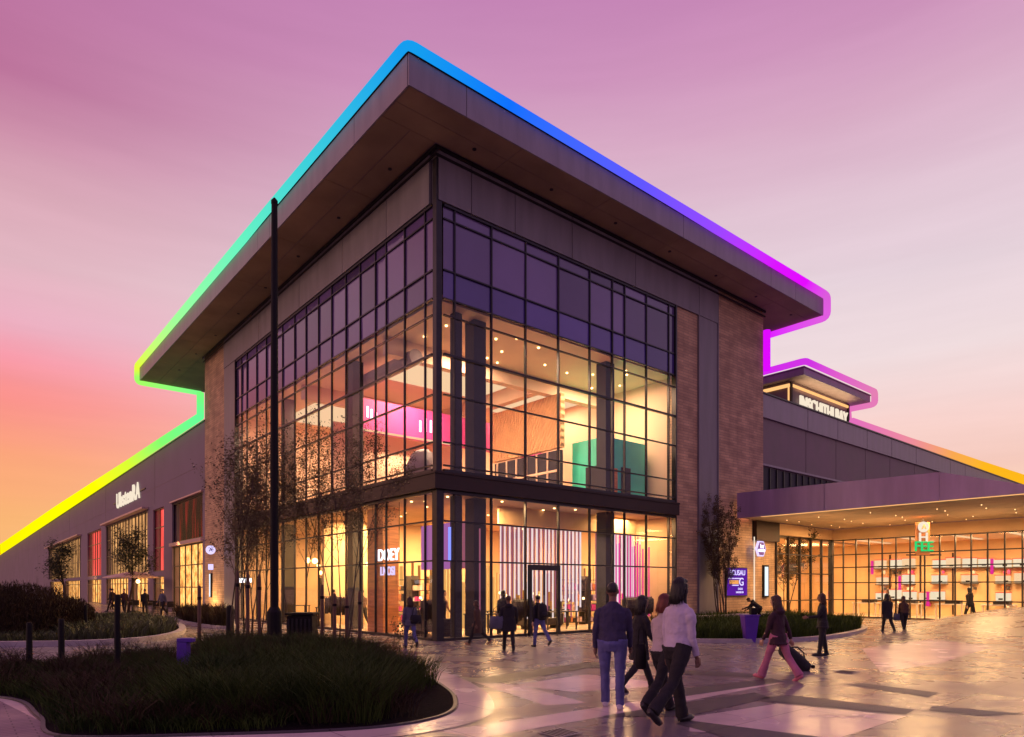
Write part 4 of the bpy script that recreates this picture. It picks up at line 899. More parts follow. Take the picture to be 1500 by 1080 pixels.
# ------------------------------------------------------------------ trees and shrubs
def tree(name, label, cat, base, stems, h, spread, leaves, lsize, mat, seed, first=.25, droop=0.0, group=None, lean=(0, 0), crown=None, r0=.04, bmul=1.0, bl=1.0):
    rr = random.Random(seed); t = thing(name, label, cat, base, 0, group)
    wood = MB(); tips = []
    def branch(p, d, ln, r, lv):
        n = 5; pts = [p]; q = p.copy(); dd = d.copy()
        for i in range(n):
            dd = (dd+Vector((rr.uniform(-.16, .16), rr.uniform(-.16, .16), rr.uniform(-.05, .12)-droop*lv*.1))).normalized(); q = q+dd*ln/n; pts.append(q.copy())
        wood.tube(pts, [r*(1-.75*i/n) for i in range(n+1)], 6 if lv == 0 else 4)
        if lv > 0:
            for i in range(2, n+1): tips.append((pts[i], dd.copy()))
        if lv < 3:
            k = int({0: 11, 1: 5, 2: 3}[lv]*bmul)
            for i in range(k):
                f = first+(1-first)*(i+rr.random()*.7)/k if lv == 0 else rr.uniform(.25, 1); idx = min(n-1, int(f*n)); fr_ = f*n-idx
                bp = pts[idx].lerp(pts[idx+1], min(1, fr_)); a = rr.uniform(0, 6.283)
                nd = (dd*(.9 if lv else .8)+Vector((math.cos(a), math.sin(a), .25))*spread).normalized()
                branch(bp, nd, ln*bl*rr.uniform(.28, .42)*(1.15-f*.5 if lv == 0 else 1.3), r*.45*(1.1-f*.6), lv+1)
    for s in range(stems):
        a = 6.283*s/stems+rr.uniform(-.4, .4); off = Vector((math.cos(a), math.sin(a), 0))*(.18 if stems > 1 else 0)
        branch(off, Vector((off.x*.5+lean[0], off.y*.5+lean[1], 1)).normalized(), h*rr.uniform(.85, 1.0), r0, 0)
    wood.build('trunk', M['bark'], t, smooth=True)
    lf = MB(); V = lf.v; F = lf.f
    for _ in range(leaves):
        p, d = rr.choice(tips); q = p+Vector((rr.gauss(0, 1), rr.gauss(0, 1), rr.gauss(0, 1)))*(.06 if crown is None else crown)
        if q.z < h*first*.6: continue
        u = Vector((rr.uniform(-1, 1), rr.uniform(-1, 1), rr.uniform(-1, .6))).normalized(); v = u.cross(Vector((rr.random(), rr.random(), rr.random()))).normalized()
        s = lsize*rr.uniform(.5, 1.3); o = len(V)
        V += [tuple(q-u*s), tuple(q+v*s*.35), tuple(q+u*s), tuple(q-v*s*.35)]; F.append((o, o+1, o+2, o+3))
    lf.build('crown', mat, t); return t
gt = 'wispy multi-stem trees in the near planting bed'
tree('wispy_tree', 'tall wispy multi-stem tree leaning left over the left brick end', 'tree', G(345, 949), 4, 5.4, .36, 14000, .038, M['leaf'], 44, .34, lean=(.0, 0), group=gt, r0=.024, bmul=1.3)
tree('wispy_tree', 'dense wispy tree directly behind the tall dark pole', 'tree', G(372, 946), 3, 5.2, .42, 9000, .036, M['leaf'], 12, .3, lean=(.03, 0), group=gt, r0=.022, bmul=1.2)
tree('wispy_tree', 'wispy tree before the left curtain wall between pole and corner', 'tree', G(500, 948), 4, 5.6, .5, 12000, .036, M['leaf'], 13, .45, lean=(.0, 0), group=gt, r0=.022, bmul=1.3)
tree('wispy_tree', 'thin wispy tree just right of the tall dark pole', 'tree', G(432, 950), 2, 5.5, .4, 7000, .036, M['leaf'], 15, .45, lean=(.01, 0), group=gt, r0=.02, bmul=1.2)
tree('columnar_tree', 'dark narrow multi-stem tree against the right brick wall', 'tree', W(15.3, -.9), 9, 5.5, .28, 15000, .040, M['leaf'], 26, .33, r0=.03, bmul=1.3, bl=.55)
gw = 'round crowned street trees before the left wing'
tree('street_tree', 'round crowned dark street tree before the curtained wing windows', 'tree', G(188, 897), 1, 4.9, .8, 3600, .10, M['leafg'], 17, .42, group=gw, crown=.22, r0=.11)
tree('street_tree', 'smaller farther round crowned street tree at the left of the wing', 'tree', G(98, 893), 1, 4.6, .9, 2600, .11, M['leafg'], 18, .42, group=gw, crown=.25, r0=.12)
tree('indoor_tree', 'leafy tree just inside the corner of the glazed shop', 'tree', W(25.3, 1.3), 2, 4.3, .6, 3200, .09, M['leaf'], 19, .35, r0=.035)
tree('young_shrub', 'small sparse leafy sapling at the right edge of the near planting bed', 'shrub', G(583, 982), 3, .95, .55, 260, .035, M['leafg'], 20, .3, r0=.01, crown=.05)
# big dark shrub mass at far left
for i, (px, py, h, r, lb) in enumerate([(-40, 944, 2.1, 1.7, 'tallest dark brushy shrub cut by the left edge of the view'), (35, 942, 1.95, 1.5, 'dark brushy shrub second from the left edge'), (88, 938, 1.45, 1.1, 'lower dark brushy shrub at the right end of the left shrub mass')]):
    t = thing('brushy_shrub', lb, 'shrub', G(px, py-6), 0, 'dark shrubs at the left edge')
    rr = random.Random(30+i); m = MB(); wd = MB()
    for k in range(60):
        a = rr.uniform(0, 6.283); q = rr.random()**.5*r*.8; x, y = q*math.cos(a), q*math.sin(a); hh = h*(1-.28*(q/r)**2)*rr.uniform(.8, 1.15)
        wd.tube([(x*.6, y*.6, 0), (x*.85, y*.85, hh*.5), (x, y, hh)], [.015, .01, .003], 4)
    for k in range(15000):
        a = rr.uniform(0, 6.283); q = rr.random()**.55*r; x, y = q*math.cos(a), q*math.sin(a)
        top = h*(1-.35*(q/r)**2.2)*(1+.13*noise.noise(Vector((x*2, y*2, i)))); z = top*rr.random()**.55
        s = rr.uniform(.03, .09); u = Vector((rr.gauss(0, .35), rr.gauss(0, .35), 1)).normalized(); v = Vector((rr.random()-.5, rr.random()-.5, 0)).normalized()
        p = Vector((x, y, z)); o = len(m.v); m.v += [tuple(p-u*s), tuple(p+v*.010), tuple(p+u*s*1.3), tuple(p-v*.010)]; m.f.append((o, o+1, o+2, o+3))
    m.build('foliage', M['grassb'], t); wd.build('stem', M['bark'], t)

# ------------------------------------------------------------------ street furniture
pl = thing('tall_pole', 'very tall dark slim pole rising past the roof from the planting bed', 'pole', G(402, 962))
MB().tube([(0, 0, 1.2), (0, 0, 6), (0, 0, 11.7)], [.105, .10, .075], 14).build('shaft', M['black'], pl, smooth=False)
MB().tube([(0, 0, 0), (0, 0, 1.15), (0, 0, 1.28)], [.185, .18, .11], 14).build('base', M['black'], pl); MB().tube([(0, 0, 11.7), (0, 0, 11.78), (0, 0, 11.86)], [.085, .085, .02], 12).build('cap', M['black'], pl)
gk = 'timber tree stakes in the near bed'
stk = [(292, 960, 1.62, 'stake standing alone left of the wispy trees'), (348, 957, 2.0, 'leftmost of three stakes among the first wispy tree stems'), (363, 958, 1.95, 'middle of three stakes among the first wispy tree stems'), (380, 957, 1.9, 'rightmost of three stakes among the first wispy tree stems'),
       (472, 962, 1.65, 'leftmost of four stakes right of the pole'), (490, 964, 1.45, 'second of four stakes right of the pole'), (508, 965, 1.4, 'third of four stakes right of the pole'), (527, 964, 1.5, 'rightmost of four stakes right of the pole')]
st0 = None
for (px, py, h, lb) in stk:
    if st0 is None:
        st0 = thing('tree_stake', '', 'stake', (0, 0, 0), 0, gk)
        MB().tube([(0, 0, 0), (0, 0, .5), (0, 0, .96), (0, 0, 1)], [.042, .04, .038, .025], 10).build('post', M['wood'], st0, smooth=False); MB().tube([(0, 0, .8), (0, 0, .84)], .046, 10).build('strap', M['black'], st0); o = st0
    else: o = copytree(st0)
    o.location = G(px, py); o.scale = (1.2, 1.2, h*1.13); o['label'] = 'brown timber '+lb
gb = 'short dark posts in the left beds'
pb0 = None
for (px, py, h, lb) in [(43, 985, 1.05, 'short dark post at the far left, in front of the shrub mass'), (90, 990, 1.15, 'short dark post second from the left edge'), (172, 990, 1.65, 'tallest short dark post left of the purple pillar'), (126, 934, 1.15, 'short dark post in the hedge bed before the wing')]:
    if pb0 is None:
        pb0 = thing('bed_post', '', 'post', (0, 0, 0), 0, gb); MB().cyl(0, 0, 0, .93, .06, .055, 12).build('post', M['black'], pb0); MB().cyl(0, 0, .931, 1, .063, .05, 12).build('cap', M['black'], pb0); o = pb0
    else: o = copytree(pb0)
    o.location = G(px, py); o.scale = (1, 1, h); o['label'] = lb
bd = thing('bollard', 'thick black bollard on the plaza before the left brick end', 'bollard', G(337, 933)); MB().tube([(0, 0, 0), (0, 0, 1.0), (0, 0, 1.1), (0, 0, 1.14)], [.14, .125, .11, .05], 18).build('post', M['black'], bd, smooth=False); MB().cyl(0, 0, .0, .04, .18).build('base', M['dark'], bd)
pp_ = thing('purple_pillar', 'short purple pillar with a stub arm at the edge of the near bed', 'pillar', G(269, 992)); 
MB().box(-.1, .1, -.09, .09, 0, .70).build('post', M['purple'], pp_, bevel=.015); MB().box(-.1, .2, -.092, .092, .701, .78).build('arm', M['purple'], pp_, bevel=.012)
pt = thing('purple_planter_bin', 'purple tapered square planter bin in the right grasses', 'bin', G(1098, 941))
m = MB(); s0, s1 = .15, .24; m.add([(-s0, -s0, 0), (s0, -s0, 0), (s0, s0, 0), (-s0, s0, 0), (-s1, -s1, .86), (s1, -s1, .86), (s1, s1, .86), (-s1, s1, .86)], [(0, 3, 2, 1), (0, 1, 5, 4), (1, 2, 6, 5), (2, 3, 7, 6), (3, 0, 4, 7), (4, 5, 6, 7)]); m.build('body', M['purple'], pt, bevel=.02)
MB().box(-s1-.02, s1+.02, -s1-.02, s1+.02, .863, .9).build('rim', M['purple'], pt); MB().box(.02, .2, -.1, .1, .9, 1.12).build('cup', M['black'], pt)
bb = thing('litter_bin', 'black square bin with slotted sides behind the near grass', 'bin', G(443, 952))
MB().box(-.36, .36, -.3, .3, .06, .98).build('body', M['black'], bb, bevel=.02); MB().box(-.4, .4, -.34, .34, 1.0, 1.07).build('lid', M['black'], bb, bevel=.015)
for i in range(6): MB().box(-.33+i*.12, -.28+i*.12, -.325, -.301, .12, .9).build('slat', M['dark'], bb)
lp = thing('lit_post_sign', 'small bright white lamp head on a slim post among the first tree stems', 'lamp', G(357, 930))
MB().tube([(0, 0, 0), (0, 0, 1.95)], .03, 8).build('post', M['black'], lp); MB().box(-.3, .28, -.06, .06, 1.97, 2.13).build('lamp_head', M['whitesign'], lp, bevel=.02)
wl = bthing('low_wall', 'low pinkish stone seat wall behind the right planter', 'wall', 12.6, -1.7)
MB().box(0, 5.4, 0, .55, 0, .48).build('body', M['stone'], wl, bevel=.02); MB().box(-.04, 5.44, -.04, .59, .483, .55).build('capstone', M['kerb'], wl, bevel=.01)
for (px, py, l) in [(820, 1075, 'square dark drain cover in the paving at the bottom centre'), (1240, 985, 'square dark drain cover in the paving right of the travel bag')]:
    d = thing('drain_cover', l, 'drain cover', G(px, py), ROT); MB().box(-.2, .2, -.2, .2, .013, .018).build('frame', M['panel'], d)
    for i in range(6): MB().box(-.17+i*.06, -.145+i*.06, -.16, .16, .0181, .021).build('slot', M['black'], d)
# tables with chairs and parasol before the left wing
gu = 'cafe furniture before the left wing'
u = bthing('parasol', 'pale open parasol with a warm lamp before the left wing shops', 'parasol', -2.2, 36.5, 0)
MB().tube([(0, 0, 0), (0, 0, 2.9)], .03, 8).build('pole', M['dark'], u); m = MB(); m.rings([(0, 0, 2.45, 1.9, 1.9), (0, 0, 2.5, 1.9, 1.9), (0, 0, 2.95, .08, .08)], 8); m.build('canopy', M['cream'], u); MB().ball((.3, -.3, 2.2), .14).build('lamp_globe', M['bulb'], u); MB().cyl(0, 0, 0, .08, .3).build('base', M['dark'], u)
for i, (a, b, l) in enumerate([(-1.6, 29.0, 'nearest'), (-1.8, 32, 'second'), (-2.4, 35.2, 'third'), (-2.0, 39, 'farthest')]):
    t = bthing('cafe_table', l+' small dark cafe table along the left wing', 'table', a, b, 0, gu); MB().cyl(0, 0, .72, .75, .38).build('table_top', M['dark'], t); MB().tube([(0, 0, 0), (0, 0, .719)], .03, 8).build('leg', M['dark'], t)
    for s in (-1, 1):
        c = bthing('cafe_chair', ('near' if s < 0 else 'far')+' side chair at the '+l+' cafe table along the left wing', 'chair', a, b+s*.75, 0, 'chairs at the cafe tables', 0 if s < 0 else R(180))
        MB().box(-.2, .2, -.2, .2, .43, .46).build('seat', M['dark'], c); MB().box(-.2, .2, -.22, -.19, .5, .88).build('backrest', M['dark'], c)
        for sx in (-1, 1):
            for sy in (-1, 1): MB().box(sx*.18-.015, sx*.18+.015, sy*.18-.015, sy*.18+.015, 0, .429).build('leg', M['dark'], c)

# ------------------------------------------------------------------ people
SK = {'fair': pmat('skin_fair', (.45, .26, .18), .55, .08, 8, .05, 60), 'brown': pmat('skin_brown', (.17, .085, .055), .5, .1, 8, .05, 60)}
def cloth(name, c, var=.25): return pmat(name, c, .85, var, 5, .35, 22)
CL = {'navy': cloth('navy_knit', (.035, .028, .075)), 'jeans': cloth('blue_denim', (.10, .10, .27)), 'black': cloth('black_cloth', (.010, .008, .012)), 'white': cloth('pale_lilac_cloth', (.50, .43, .56), .1), 'cream': cloth('cream_knit', (.48, .40, .42), .1),
      'pink': cloth('dusty_pink_cloth', (.42, .13, .22)), 'plum': cloth('dark_plum_cloth', (.035, .010, .02)), 'grey': cloth('grey_blue_cloth', (.09, .09, .13)), 'brown': cloth('brown_cloth', (.07, .035, .022)), 'tan': cloth('tan_cloth', (.32, .16, .08))}
HR = {'black': pmat('black_hair', (.008, .006, .007), .45, .4, 30, .5, 90, stretch=(1, 1, .15)), 'auburn': pmat('auburn_hair', (.16, .035, .025), .45, .4, 30, .5, 90, stretch=(1, 1, .15)), 'brown': pmat('brown_hair', (.05, .02, .014), .45, .4, 30, .5, 90, stretch=(1, 1, .15)), 'grey': pmat('grey_hair', (.2, .17, .16), .45, .3, 30, .5, 90)}
SHOE = {'white': pmat('white_shoe', (.55, .5, .58), .5, .1), 'black': pmat('black_shoe', (.012, .01, .012), .4, .2), 'tan': pmat('tan_shoe', (.3, .15, .09), .5, .2), 'pink': pmat('pink_shoe', (.5, .12, .2), .5, .2)}
tex = bpy.data.textures.new('folds', 'CLOUDS'); tex.noise_scale = .11; tex.noise_depth = 2
def skinned(mb, name, mat, parent, voxel, disp=0.0, it=3):
    me = bpy.data.meshes.new(name); me.from_pydata(mb.v, [], mb.f); me.update(); o = bpy.data.objects.new(name, me); COL.objects.link(o)
    r = o.modifiers.new('r', 'REMESH'); r.mode = 'VOXEL'; r.voxel_size = voxel; s = o.modifiers.new('s', 'SMOOTH'); s.iterations = it; s.factor = .5
    if disp: d = o.modifiers.new('d', 'DISPLACE'); d.texture = tex; d.strength = disp; d.mid_level = .5; d.texture_coords = 'LOCAL'
    dg = bpy.context.evaluated_depsgraph_get(); nm = bpy.data.meshes.new_from_object(o.evaluated_get(dg)); bpy.data.objects.remove(o); bpy.data.meshes.remove(me)
    nm.name = name; nm.materials.clear(); nm.materials.append(mat)
    for p in nm.polygons: p.use_smooth = True
    ob = bpy.data.objects.new(name, nm); COL.objects.link(ob); ob.parent = parent; return ob
def rotx(v, a):  # positive swings a downward vector forward (+y)
    c, s = math.cos(a), math.sin(a); return Vector((v.x, v.y*c-v.z*s, v.y*s+v.z*c))
def person(label, pos, yaw, H=1.72, legs=((18, 5), (-18, 25)), arms=((-15, 15, 8), (15, 15, 8)), lean=3, top='black', bottom='jeans', skin='fair', hair='black', hairlen=0, shoe='black', coat=0, hood=False, fem=False, vox=.011, group=None, headyaw=0, wide=1.0, flare=0, headtilt=0, seat=False):
    s = H/1.75; t = thing('person', label, 'person', pos, yaw, group); t.scale = (s, s, s)
    hipz = .93; shw = (.175 if fem else .195)*wide; hw = .095*wide
    # legs
    J = []
    for sd, (th, kn) in zip((-1, 1), legs):
        hip = Vector((sd*hw, 0, hipz)); d1 = rotx(Vector((0, 0, -1)), R(th)); knee = hip+d1*.43; d2 = rotx(Vector((0, 0, -1)), R(th-kn)); ank = knee+d2*.42
        J.append([hip, knee, ank, d1, d2, th-kn])
    low = min(j[2].z for j in J)-.085
    for j in J:
        for k in range(3): j[k].z -= low
    P = Vector((0, 0, hipz-low)); dz_ = -low
    Mu = Matrix.Translation(P) @ Matrix.Rotation(R(-lean), 4, 'X') @ Matrix.Translation((0, 0, -hipz))
    U = lambda v: Mu @ Vector(v)
    # arms
    A = []
    for sd, (sh, el, out_) in zip((-1, 1), arms):
        S = U((sd*(shw-.018), 0, 1.365)); d = rotx(Vector((0, 0, -1)), R(sh)); d = Matrix.Rotation(R(-sd*out_), 3, 'Y') @ d; E = S+d*.285
        d2 = rotx(Vector((0, 0, -1)), R(sh+el)); d2 = Matrix.Rotation(R(-sd*out_*.4), 3, 'Y') @ d2; Wr = E+d2*.25; A.append((S, E, Wr, d, d2, sd))
    B = MB()
    def ringsU(mb, rs, n=20):
        tmp = MB(); tmp.rings(rs, n); tmp.v = [tuple(Mu @ Vector(v)) for v in tmp.v]; mb.add(tmp.v, tmp.f)
    bw_ = .9 if fem else 1.0
    ringsU(B, [(0, 0, .82, .12*wide, .09), (0, -.01, .92, .155*wide, .11), (0, 0, 1.05, .135*wide*bw_, .09), (0, .005, 1.2, .15*wide*bw_, .105), (0, 0, 1.30, .145*wide*bw_, .098), (0, 0, 1.38, .115*wide, .078), (0, -.005, 1.44, .07, .06)])
    B.tube([U((0, -.012, 1.42)), U((0, 0, 1.5)), U((0, .01, 1.58))], [.062, .052, .052], 12)
    for (hip, knee, ank, d1, d2, fa) in J:
        B.tube([hip+Vector((0, 0, .03)), hip.lerp(knee, .5), knee, knee.lerp(ank, .35), ank], [.088*wide, .07, .05, .052, .034], 12)
        f = rotx(Vector((0, 1, 0)), R(max(-50, min(15, fa*.9 if fa < 0 else fa*.5)))); B.tube([ank-f*.05-Vector((0, 0, .035)), ank+f*.06-Vector((0, 0, .045)), ank+f*.16-Vector((0, 0, .055))], [.032, .034, .022], 10)
    for (S, E, Wr, d, d2, sd) in A:
        B.tube([S+d*.03, S.lerp(E, .5), E, E.lerp(Wr, .4), Wr], [.038, .042, .036, .036, .025], 12)
        inn = Vector((-sd, 0, 0)); fw = d2.cross(inn).normalized()
        if fw.y < 0: fw = -fw
        inn = (inn-d2*inn.dot(d2)).normalized()
        B.tube([Wr, Wr+d2*.045, Wr+d2*.085], [.026, .030, .026], 10, sq=(1, .7)); B.tube([Wr+d2*.04-fw*.024, Wr+d2*.085-fw*.03], [.016, .014], 8); B.tube([Wr+d2*.04+fw*.024, Wr+d2*.085+fw*.03], [.016, .014], 8)
        for k, (o_, l_) in enumerate([(-.036, .055), (-.013, .072), (.012, .078), (.036, .070)]):
            b0_ = Wr+d2*.085+fw*o_; c1 = b0_+d2*l_*.5+inn*.008; c2 = c1+(d2*.8+inn*.6).normalized()*l_*.3; c3 = c2+(d2*.4+inn*.9).normalized()*l_*.25
            B.tube([b0_-d2*.02, c1, c2, c3], [.0095, .0085, .008, .006], 8)
        b0_ = Wr+d2*.03+fw*.03; B.tube([b0_-fw*.015, b0_+fw*.022+d2*.025+inn*.01, b0_+fw*.03+d2*.055+inn*.02], [.013, .011, .008], 8)
    # head
    Hm = Mu @ Matrix.Translation((0, .01, 1.60)) @ Matrix.Rotation(R(headyaw), 4, 'Z') @ Matrix.Rotation(R(headtilt), 4, 'X') @ Matrix.Translation((0, 0, -1.60))
    hd = MB(); hd.ball((0, -.005, 1.655), .077, .097, .1, 16, 12); hd.ball((0, .025, 1.60), .062, .068, .075, 14, 10); hd.ball((0, .055, 1.558), .034, .034, .028)
    hd.tube([(0, .088, 1.655), (0, .115, 1.625), (0, .095, 1.612)], [.010, .015, .012], 8); hd.tube([(-.045, .075, 1.672), (0, .09, 1.672), (.045, .075, 1.672)], .012, 8)
    hd.tube([(-.022, .085, 1.585), (0, .094, 1.587), (.022, .085, 1.585)], .009, 8)
    for sd in (-1, 1): hd.ball((sd*.077, -.005, 1.635), .012, .02, .032, 8, 8)
    hd.v = [tuple(Hm @ Vector(v)) for v in hd.v]; B.add(hd.v, hd.f)
    body = skinned(B, 'body', SK[skin], t, vox*.75)
    for sd in (-1, 1):
        e = MB(); c = Hm @ Vector((sd*.031, .083, 1.655)); e.ball(c, .010, .008, .007, 8, 6); e.build('eye', M['black'], t)
    e = MB(); e.tube([Hm @ Vector((-.022, .094, 1.586)), Hm @ Vector((0, .103, 1.587)), Hm @ Vector((.022, .094, 1.586))], [.003, .006, .003], 6); e.build('mouth', pmat('lip', (.3, .08, .07), .5, 0, 1, 0) if 'lip' not in M else M['lip'], t)
    # trousers
    Tm = MB(); ww = .165*wide
    tmp = MB(); tmp.rings([(0, 0, P.z-.13, ww*.93, .10), (0, -.015, P.z-.02, ww*1.04, .128), (0, 0, P.z+.10, ww*.9, .108)], 18); Tm.add(tmp.v, tmp.f)
    for (hip, knee, ank, d1, d2, fa) in J:
        hem = ank+d2*.02; Tm.tube([hip+Vector((0, -.005, .04)), hip.lerp(knee, .4), knee, knee.lerp(ank, .5), hem], [.102*wide, .09, .068, .062+flare*.4, .058+flare], 14)
    skinned(Tm, 'trousers', CL[bottom], t, vox, .022)
    # top
    C_ = MB(); hem = .93-coat
    rs = [(0, 0, .93, .18*wide, .135), (0, 0, 1.08, .165*wide*bw_, .122), (0, .005, 1.22, .178*wide*bw_, .132), (0, 0, 1.32, .178*wide*bw_, .125), (0, 0, 1.385, .155*wide, .108), (0, -.005, 1.43, .115*wide, .09), (0, -.006, 1.46, .085, .075), (0, -.008, 1.49, .072, .068)]
    if coat: 
        tmp = MB(); f = .5*(sum(j[1].y for j in J)/2); tmp.rings([(0, f*.8*coat/.45, hem+dz_, .215*wide, .17), (0, f*.4, .75+dz_, .205*wide, .155), (0, 0, .95+dz_, .19*wide, .14), (0, 0, 1.0+dz_, .17*wide, .12)], 18); C_.add(tmp.v, tmp.f)
    ringsU(C_, rs)
    for (S, E, Wr, d, d2, sd) in A: C_.ball(tuple(S+Vector((-sd*.02, 0, -.012))), .066, .066, .062, 12, 8); C_.tube([S, S+d*.05, S.lerp(E, .6), E, E.lerp(Wr, .5), Wr-d2*.005], [.05, .064, .056, .048, .043, .036], 12)
    if hood: ringsU(C_, [(0, -.07, 1.36, .10, .05), (0, -.09, 1.43, .13, .075), (0, -.07, 1.50, .10, .06)])
    skinned(C_, 'coat' if coat else 'top', CL[top], t, vox, .03)
    # shoes
    for (hip, knee, ank, d1, d2, fa) in J:
        f = rotx(Vector((0, 1, 0)), R(max(-50, min(15, fa*.9 if fa < 0 else fa*.5)))); u = Vector((1, 0, 0)).cross(f)
        sh_ = MB(); sh_.tube([ank-f*.065-u*.045, ank-f*.03-u*.038, ank+f*.05-u*.042, ank+f*.13-u*.055, ank+f*.185-u*.062], [.032, .046, .046, .042, .022], 12); skinned(sh_, 'shoe', SHOE[shoe], t, vox*.8)
    # hair
    if hair:
        h_ = MB(); h_.ball((0, -.02, 1.672), .081, .095, .095, 16, 12); h_.ball((0, .025, 1.712), .068, .058, .042)
        if hairlen:
            L_ = 1.60-hairlen; h_.rings([(0, -.075, L_, .05, .025), (0, -.085, L_+.06, .075, .04), (0, -.07, 1.5, .082, .045), (0, -.045, 1.62, .08, .06), (0, -.03, 1.68, .07, .06)], 16)
            for sd in (-1, 1): h_.tube([(sd*.07, .01, 1.69), (sd*.085, 0, 1.58), (sd*.085, -.01, max(L_, 1.40))], [.024, .022, .014], 8)
        h_.v = [tuple(Hm @ Vector(v)) for v in h_.v]; ho = skinned(h_, 'hair', HR[hair], t, vox*.8, .03, 2)
        if vox < .012 and hairlen:      # loose strands over the hair mass
            rs_ = random.Random(int(H*1000)); st = MB()
            for k in range(150):
                a = rs_.uniform(math.pi*.98, math.pi*2.02) if hairlen else rs_.uniform(0, 6.283); q = rs_.uniform(.2, 1)
                p0 = Vector((.02*math.cos(a), -.02+.02*math.sin(a), 1.768)); p1 = Vector((.083*math.cos(a)*q**.5, -.02+.098*math.sin(a)*q**.5, 1.768-.06*q)); pe = 1.64-rs_.random()*.03
                ps = [p0, p1]
                if hairlen:
                    p2 = Vector((.088*math.cos(a), -.02+.098*math.sin(a), 1.66)); p3 = Vector((.09*math.cos(a)+rs_.gauss(0, .008), -.055+.07*math.sin(a), 1.66-(hairlen+.06)*rs_.uniform(.4, .75))); p4 = p3+Vector((rs_.gauss(0, .012), rs_.gauss(0, .01), -hairlen*rs_.uniform(.2, .5))); ps += [p2, p3, p4]
                else: ps = [p1, p1+Vector((rs_.gauss(0, .012), rs_.gauss(0, .012), -.02+rs_.gauss(0, .01)))+Vector((math.cos(a), math.sin(a), 0))*.012]
                st.tube([Hm @ q_ for q_ in ps], [.006]+[.005]*(len(ps)-2)+[.0015], 5)
            st.build('hair_strands', HR[hair], ho, smooth=True)
    return t
def world_of(t, v): return Matrix.Translation(t.location) @ Matrix.Rotation(t.rotation_euler.z, 4, 'Z') @ Matrix.Scale(t.scale[0], 4) @ Vector(v)
def backpack(p, label, mat, s=1.0, off=(0, -.20, 1.2)):
    b = thing('backpack', label, 'backpack', world_of(p, off), p.rotation_euler.z)
    m = MB(); m.rings([(0, 0, -.25*s, .11*s, .07*s), (0, -.01, -.2*s, .16*s, .10*s), (0, -.02, 0, .17*s, .12*s), (0, 0, .2*s, .14*s, .09*s), (0, .01, .25*s, .08*s, .05*s)], 16); skinned(m, 'bag_body', mat, b, .014, .02)
    m = MB(); m.rings([(0, -.11*s, -.16*s, .1*s, .04*s), (0, -.13*s, -.1*s, .12*s, .05*s), (0, -.11*s, 0, .1*s, .04*s)], 12); m.build('pocket', mat, b, smooth=True)
    for sd in (-1, 1): MB().tube([(sd*.1, .03, .2), (sd*.11, .14, .27), (sd*.12, .30, .18), (sd*.12, .33, 0), (sd*.12, .2, -.18), (sd*.1, .05, -.2)], .014, 6).build('strap', M['black'], b)
    return b
def handbag(loc, label, mat, w_=.32, h_=.28, rot=0):
    b = thing('handbag', label, 'bag', loc, rot); m = MB(); m.rings([(0, 0, 0, w_*.42, .05), (0, 0, .03, w_*.5, .08), (0, 0, h_*.7, w_*.48, .065), (0, 0, h_, w_*.42, .03)], 14); m.build('bag_body', mat, b, smooth=True)
    MB().tube([(-w_*.3, 0, h_*.9), (-w_*.2, 0, h_+.2), (0, 0, h_+.27), (w_*.2, 0, h_+.2), (w_*.3, 0, h_*.9)], .01, 6).build('handle', M['black'], b); return b
pg1 = 'people crossing the plaza'
A_ = {'v': .008}
p = person('man in dark navy sweater and pale blue jeans walking away, nearest the glass doors', G(897, 1038), R(-12), 1.86, ((10, 2), (-3, 8)), ((-6, 18, 6), (8, 12, 6)), 6, 'navy', 'jeans', 'brown', 'black', 0, 'white', 0, False, vox=.009, group=pg1, wide=1.12)
p = person('person in a long black coat half hidden behind the man in the navy sweater', G(936, 1012), R(-70), 1.70, ((24, 4), (-14, 30)), ((-10, 20, 4), (12, 25, 4)), 6, 'black', 'black', 'brown', 'black', .2, 'black', .32, False, True, vox=.009, group=pg1)
p = person('tall person with long black hair, pale lilac sleeves and black trousers walking right', G(992, 1062), R(-58), 1.93, ((14, 2), (-24, 22)), ((-4, 10, 4), (3, 14, 3)), 4, 'white', 'black', 'brown', 'black', .17, 'black', 0, False, True, vox=.009, group=pg1, wide=1.08, flare=.02)
pR = person('person with auburn hair, cream top and black trousers left of the tall one in lilac', G(970, 1046), R(-50), 1.74, ((22, 4), (-26, 20)), ((10, 15, 4), (-12, 12, 6)), 5, 'cream', 'black', 'fair', 'auburn', .12, 'black', 0, False, True, vox=.009, group=pg1, flare=.02)
handbag(world_of(pR, (-.30, -.1, .62)), 'slim black bag hanging at the left side of the auburn haired person', M['black'], .16, .36)
p9 = person('woman with long brown hair, dark plum top and dusty pink trousers walking left', G(1140, 996), R(38), 1.68, ((22, 2), (-20, 14)), ((14, 12, 5), (-18, 4, 16)), 4, 'plum', 'pink', 'fair', 'brown', .32, 'pink', .13, True, True, vox=.010, group=pg1, flare=.03, wide=1.1)
